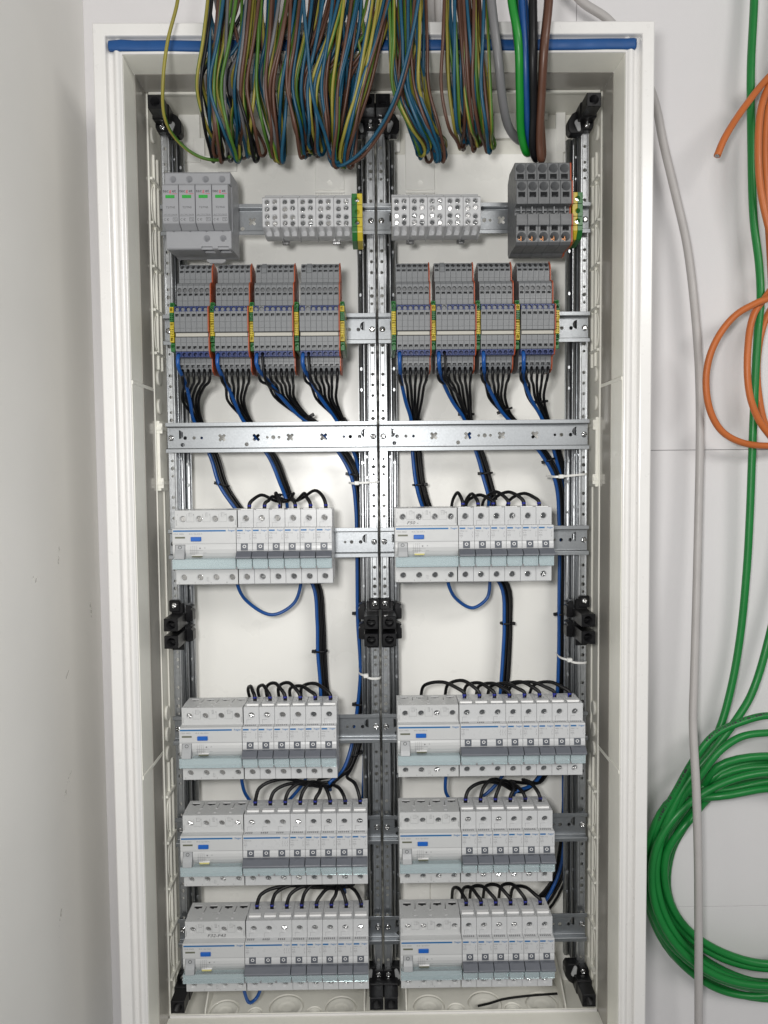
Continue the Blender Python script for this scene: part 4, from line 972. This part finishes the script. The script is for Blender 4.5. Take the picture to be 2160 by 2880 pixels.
for nm, tx, wx, bx, by, cnt, cols in HB:
    for i in range(cnt):
        f = (i+.5)/cnt+rh.uniform(-.14, .14); f2 = (i+.5)/cnt+rh.uniform(-.12, .12); g_ = rh.random()
        L_ = lambda r_, t_: r_[0]+(r_[1]-r_[0])*t_
        xb = L_(bx, f2); yb = L_(by, rh.random()); Y0 = -92-rh.uniform(0, 16); Yb = -28+rh.uniform(-20, 22)
        xt = L_(tx, f); xw = L_(wx, f)+rh.uniform(-13, 13)
        xt2 = L_(tx, min(1, max(0, f+rh.uniform(-.5, .5)))); xw2 = L_(wx, min(1, max(0, f+rh.uniform(-.45, .45)))); xb2 = xb+rh.uniform(5, 15)*(1 if nm != 'fifth' else -1)
        up_ = -190
        pts = [a(xt+(xt-xw)*.6, up_, -96), a(xt, 0, Y0+2), a((xt*.55+xw*.45), 90, Y0), a(xw, 190, Y0*.84), a(xw*.45+xb*.55+rh.uniform(-5, 5), 275, (Y0+Yb)*.5), a(xb, yb-11, Yb-2), a(xb*.8+xb2*.2, yb-2.5, Yb+2), a((xb+xb2)/2, yb, Yb+8), a(xb*.2+xb2*.8, yb-2.5, Yb+14),
               a(xb2, yb-12, Yb+18), a(xw2*.5+xb2*.5, 255, -30), a(xw2, 165, -72), a((xt2*.5+xw2*.5), 95, -86+rh.uniform(-3, 2)), a(xt2, 0, -88), a(xt2+rh.uniform(-10, 10), up_, -86)]
        c = cols[i % len(cols)]
        me2 = 1 if len(CM[c]) == 2 else None
        HW.append((nm, CN[c], xb, wire('wire', pts, 1.75, CM[c], 'x', 'wire', '%s wires of the %s hanging bundle' % (CN[c], nm), n=8, k=5, m2=me2, twist=rh.uniform(-.16, .16))))
for key in sorted({(h[0], h[1]) for h in HW}):
    row = sorted((h for h in HW if (h[0], h[1]) == key), key=lambda h: h[2])
    for k, h in enumerate(row):
        h[3]['label'] = ('only %s wire looped in the %s hanging bundle from the left' % (key[1], key[0])) if len(row) == 1 else '%s %s wire from the left at the foot of the %s hanging bundle' % ('last' if k == len(row)-1 else ORD[k], key[1], key[0])
for lab, c, pts in [
  ('single green and yellow wire hanging apart left of all bundles', 'gy', [(392, -190, -100), (384, 0, -112), (362, 90, -112), (352, 180, -104), (355, 250, -86), (380, 300, -60), (425, 336, -44), (470, 346, -34), (500, 335, -24), (500, 250, -36), (520, 160, -74), (545, 90, -87), (550, 0, -90), (552, -190, -88)]),
  ('blue wire slanting across the middle post towards the fourth bundle', 'bl', [(930, -190, -112), (904, 0, -118), (880, 120, -112), (848, 225, -92), (800, 305, -66), (760, 345, -52), (733, 358, -44), (712, 345, -34), (716, 250, -40), (745, 160, -76), (770, 90, -92), (780, 0, -95), (786, -190, -92)]),
  ('brown wire crossing the fifth bundle towards the middle post', 'br', [(915, -190, -108), (896, 0, -113), (885, 120, -108), (852, 230, -86), (808, 308, -60), (770, 348, -46), (742, 352, -36), (735, 250, -44), (760, 160, -78), (800, 90, -93), (806, 0, -94), (810, -190, -92)]),
  ('blue wire slanting down to the right across the third bundle', 'bl', [(640, -190, -112), (655, 0, -117), (664, 100, -114), (676, 210, -100), (702, 290, -72), (718, 340, -52), (728, 352, -44), (738, 338, -36), (744, 250, -44), (750, 160, -78), (745, 90, -93), (735, 0, -95), (730, -190, -92)])]:
    wire('wire', [a(*p) for p in pts], 1.75, CM[c], lab, 'wire', None, n=9, k=6, m2=1 if len(CM[c]) == 2 else None, twist=.07)
# --- the five thick conductors at the head, right
for lab, mt, r, pts in [
  ('thick grey conductor hanging left of the thick green one', 'cable_grey_dark', 4.6, [(1046, -190, -104), (1061, 0, -108), (1076, 125, -102), (1087, 225, -76), (1099, 275, -54), (1121, 303, -34), (1138, 300, -16), (1142, 260, -14), (1134, 190, -48), (1120, 100, -86), (1110, 0, -88), (1100, -190, -86)]),
  ('thick bright green conductor hanging at the head', 'cable_bright_green', 4.2, [(1092, -190, -104), (1105, 0, -108), (1119, 83, -106), (1123, 208, -80), (1126, 290, -54), (1136, 328, -40), (1146, 326, -26), (1146, 270, -18), (1132, 190, -56), (1124, 100, -88), (1112, 0, -89), (1100, -190, -87)]),
  ('thick dark blue conductor hanging behind the green one', 'cable_blue', 3.9, [(1120, -190, -99), (1127, 0, -102), (1135, 125, -97), (1139, 250, -66), (1144, 308, -44), (1152, 334, -32), (1157, 322, -20), (1152, 260, -16), (1142, 180, -58), (1139, 100, -86), (1132, 0, -87), (1124, -190, -85)]),
  ('thick black conductor hanging between the green and brown ones', 'wire_black', 4.0, [(1148, -190, -104), (1150, 0, -108), (1151, 125, -102), (1152, 250, -70), (1151, 322, -48), (1157, 343, -38), (1163, 330, -26), (1160, 260, -20), (1153, 180, -60), (1153, 100, -87), (1152, 0, -89), (1150, -190, -87)]),
  ('thick brown conductor hanging rightmost at the head', 'cable_brown', 4.2, [(1192, -190, -104), (1186, 0, -109), (1176, 104, -105), (1170, 208, -82), (1166, 310, -54), (1169, 344, -44), (1172, 332, -32), (1168, 260, -26), (1170, 180, -64), (1174, 104, -88), (1184, 0, -90), (1190, -190, -88)])]:
    wire('conductor', [a(*p) for p in pts], r, [mt], lab, 'wire', 'thick conductors', n=12, k=7)
# --- grey cables entering behind the head of the frame
for i, (x, r) in enumerate([(879, 4.6), (930, 5.2), (946, 4.4), (610, 4.2), (1010, 4.4)]):
    lab = ['leftmost pale grey cable behind the frame above the fifth bundle', 'middle pale grey cable behind the frame right of the fifth bundle', 'right pale grey cable behind the frame left of the sixth bundle', 'pale grey cable behind the frame near the second bundle', 'pale grey cable behind the frame near the sixth bundle'][i]
    wire('cable', [a(x-8, -200, 52), a(x-2, -40, 50), a(x, 30, 48), a(x+3, 80, 46), a(x+4, 110, 46)], r, ['cable_grey'], lab, 'cable', 'pale grey cables behind the frame', n=12)

# ================================================================== CABLES ON THE WALL AT THE RIGHT
CA = [(1170, -120, 62), (1253, 0, 62), (1313, 42, 60), (1372, 120, 58), (1413, 215, 56), (1433, 310, 54), (1458, 415, 52), (1483, 525, 50), (1499, 650, 48), (1510, 800, 46), (1512, 950, 44), (1509, 1106, 42), (1504, 1306, 34), (1499, 1481, 24), (1497, 1556, 18), (1504, 1706, 6), (1508, 1856, 3), (1509, 2000, 4), (1509, 2212, 16), (1508, 2420, 34)]
wire('cable', [a(*p) for p in CA], 5.0, ['cable_grey'], 'pale grey cable running down the wall right of the cabinet', 'cable', None, n=14, k=8)
# green coil: down from above, round the coil, and back up
def coil():
    pts = [(1632, -160, 52), (1629, 0, 50), (1622, 150, 46), (1623, 300, 44), (1628, 475, 44), (1640, 575, 42), (1643, 650, 40), (1637, 720, 40), (1630, 850, 42), (1624, 1000, 46), (1620, 1106, 48), (1613, 1231, 50), (1598, 1381, 52), (1577, 1496, 50), (1552, 1580, 46), (1520, 1640, 42), (1478, 1700, 42)]
    rc = random.Random(8)
    turns = 10; per = 14; Ys = [40, 52, 34, 60, 46, 66, 28, 56, 38, 22]
    for t in range(turns):
        cx = 1672+rc.uniform(-8, 10); cyy = 1893+rc.uniform(-14, 14); rx = 232+[34, 10, 44, 0, 26, 40, 4, 52, 18, 30][t]; ry = 216+[18, 4, 34, -12, 24, 8, -26, 40, -4, 14][t]; ph = rc.uniform(-.1, .1)
        for k in range(per):
            th = 2*math.pi*k/per+2.45
            pts.append((cx+rx*math.cos(-th+ph*0)+rc.uniform(-3, 3), cyy-ry*math.sin(th)+rc.uniform(-3, 3), Ys[t]+4*math.sin(th*2+t)))
    return pts[:-6]
CO = coil()
wire('cable_coil', [a(*p) for p in CO], 4.7, ['cable_green'], 'large coil of thick green cable hanging on the wall', 'cable coil', None, n=12, k=5)
wire('cable', [a(*p) for p in [(1840, 2080, 36), (1740, 2126, 32), (1620, 2122, 28), (1520, 2080, 26), (1448, 2000, 26), (1418, 1900, 28), (1432, 1800, 28), (1478, 1700, 28), (1548, 1612, 32), (1593, 1551, 36), (1623, 1500, 42), (1659, 1385, 48), (1690, 1230, 54), (1715, 1000, 56), (1725, 760, 56), (1700, 600, 54), (1668, 420, 50), (1672, 250, 50), (1700, 0, 52), (1710, -160, 52)]], 4.7, ['cable_green'], 'green cable rising steeply from the coil towards the right edge', 'cable', None, n=12, k=7)
# black lettered length of the same kind crossing the top of the coil
cp2 = [a(*p) for p in [(1790, 1640, 30), (1730, 1562, 26), (1659, 1546, 24), (1600, 1560, 22), (1545, 1586, 22), (1500, 1640, 24), (1462, 1706, 28), (1425, 1775, 34), (1405, 1850, 40), (1402, 1930, 44), (1425, 2010, 48), (1470, 2080, 50), (1560, 2140, 50), (1659, 2150, 46), (1760, 2110, 44)]]
o = wire('cable', cp2, 4.4, ['cable_green'], 'green cable with black lettering lying on top of the coil', 'cable', None, n=12, k=8)
PS = smooth(cp2, 24)
m = MB(); rl = random.Random(2); i = 16; runs = [m]
while i < 24*7:
    if i > 24*4.6 and len(runs) == 1: m = MB(); runs.append(m)
    p0 = PS[i]; d_ = (PS[i+1]-PS[i]).normalized(); nrm = Vector((0, -1, 0)); nrm = (nrm-d_*nrm.dot(d_)).normalized(); sd = d_.cross(nrm)
    if sd.z < 0: sd = -sd
    if rl.random() < .9 and not (24*4.3 < i < 24*4.9):
        ln = rl.uniform(1.2, 2.6); a0_ = rl.uniform(.45, .6); a1_ = rl.uniform(1.0, 1.35); v0 = len(m.v)
        sg_ = 1 if i < 24*5 else 1
        for (t_, an) in ((0, a0_), (ln, a0_), (ln, a1_), (0, a1_)): m.v.append(tuple(p0+d_*t_+(nrm*math.cos(an)+sd*math.sin(an))*4.5))
        m.face((v0, v0+1, v0+2, v0+3))
        i += rl.choice((0, 1))
    i += 1
for m in runs: part('lettering', m.mesh('lettering', ['print_dark']), o)
wire('cable', [a(*p) for p in [(1760, 1610, 20), (1700, 1585, 20), (1659, 1583, 18), (1600, 1592, 16), (1555, 1622, 16), (1515, 1672, 20), (1470, 1730, 28), (1440, 1800, 36), (1432, 1890, 44), (1450, 1980, 50), (1500, 2060, 54), (1590, 2112, 56), (1720, 2120, 56), (1840, 2090, 56)]], 4.4, ['cable_green'], 'green cable arching over the coil just below the lettered one', 'cable', None, n=12, k=8)
# orange cables
OR = [('orange cable with a cut end pointing down to the left', [(1549, 337, 4), (1562, 305, 6), (1583, 268, 12), (1615, 222, 22), (1659, 168, 34), (1700, 130, 44), (1740, 60, 50), (1745, -120, 52)]),
      ('orange cable looping far out to the left of its bunch', [(1700, 560, 30), (1665, 640, 22), (1633, 655, 18), (1590, 680, 14), (1556, 720, 14), (1533, 770, 18), (1525, 825, 22), (1535, 890, 26), (1560, 932, 30), (1600, 955, 34), (1659, 963, 40), (1720, 955, 44)]),
      ('leftmost upright orange cable of the bunch', [(1700, 150, 40), (1665, 180, 34), (1645, 230, 28), (1638, 310, 26), (1642, 400, 28), (1655, 470, 30), (1680, 560, 34)]),
      ('upright orange cable second in the bunch', [(1690, 130, 52), (1662, 210, 46), (1652, 300, 42), (1656, 420, 40), (1664, 560, 42), (1670, 700, 46)]),
      ('orange cable bowing left below the crossing of the green ones', [(1690, 590, 34), (1655, 640, 30), (1628, 680, 26), (1615, 760, 24), (1619, 850, 28), (1638, 905, 32), (1670, 950, 38)]),
      ('orange cable inside the lower bow of the bunch', [(1680, 640, 50), (1650, 700, 46), (1636, 780, 44), (1640, 860, 46), (1658, 930, 50), (1690, 970, 54)])]
for lab, pts in OR:
    o = wire('cable', [a(*p) for p in pts], 4.05, ['cable_orange'], lab, 'cable', 'orange cables', n=12, k=8)
    if 'cut end' in lab:
        p0 = a(*pts[0]); d_ = (p0-a(*pts[1])).normalized()
        me = MB().tube([p0-d_*1, p0+d_*.25], 2.9, 12).mesh('core', ['bright_steel']); part('core', me, o)
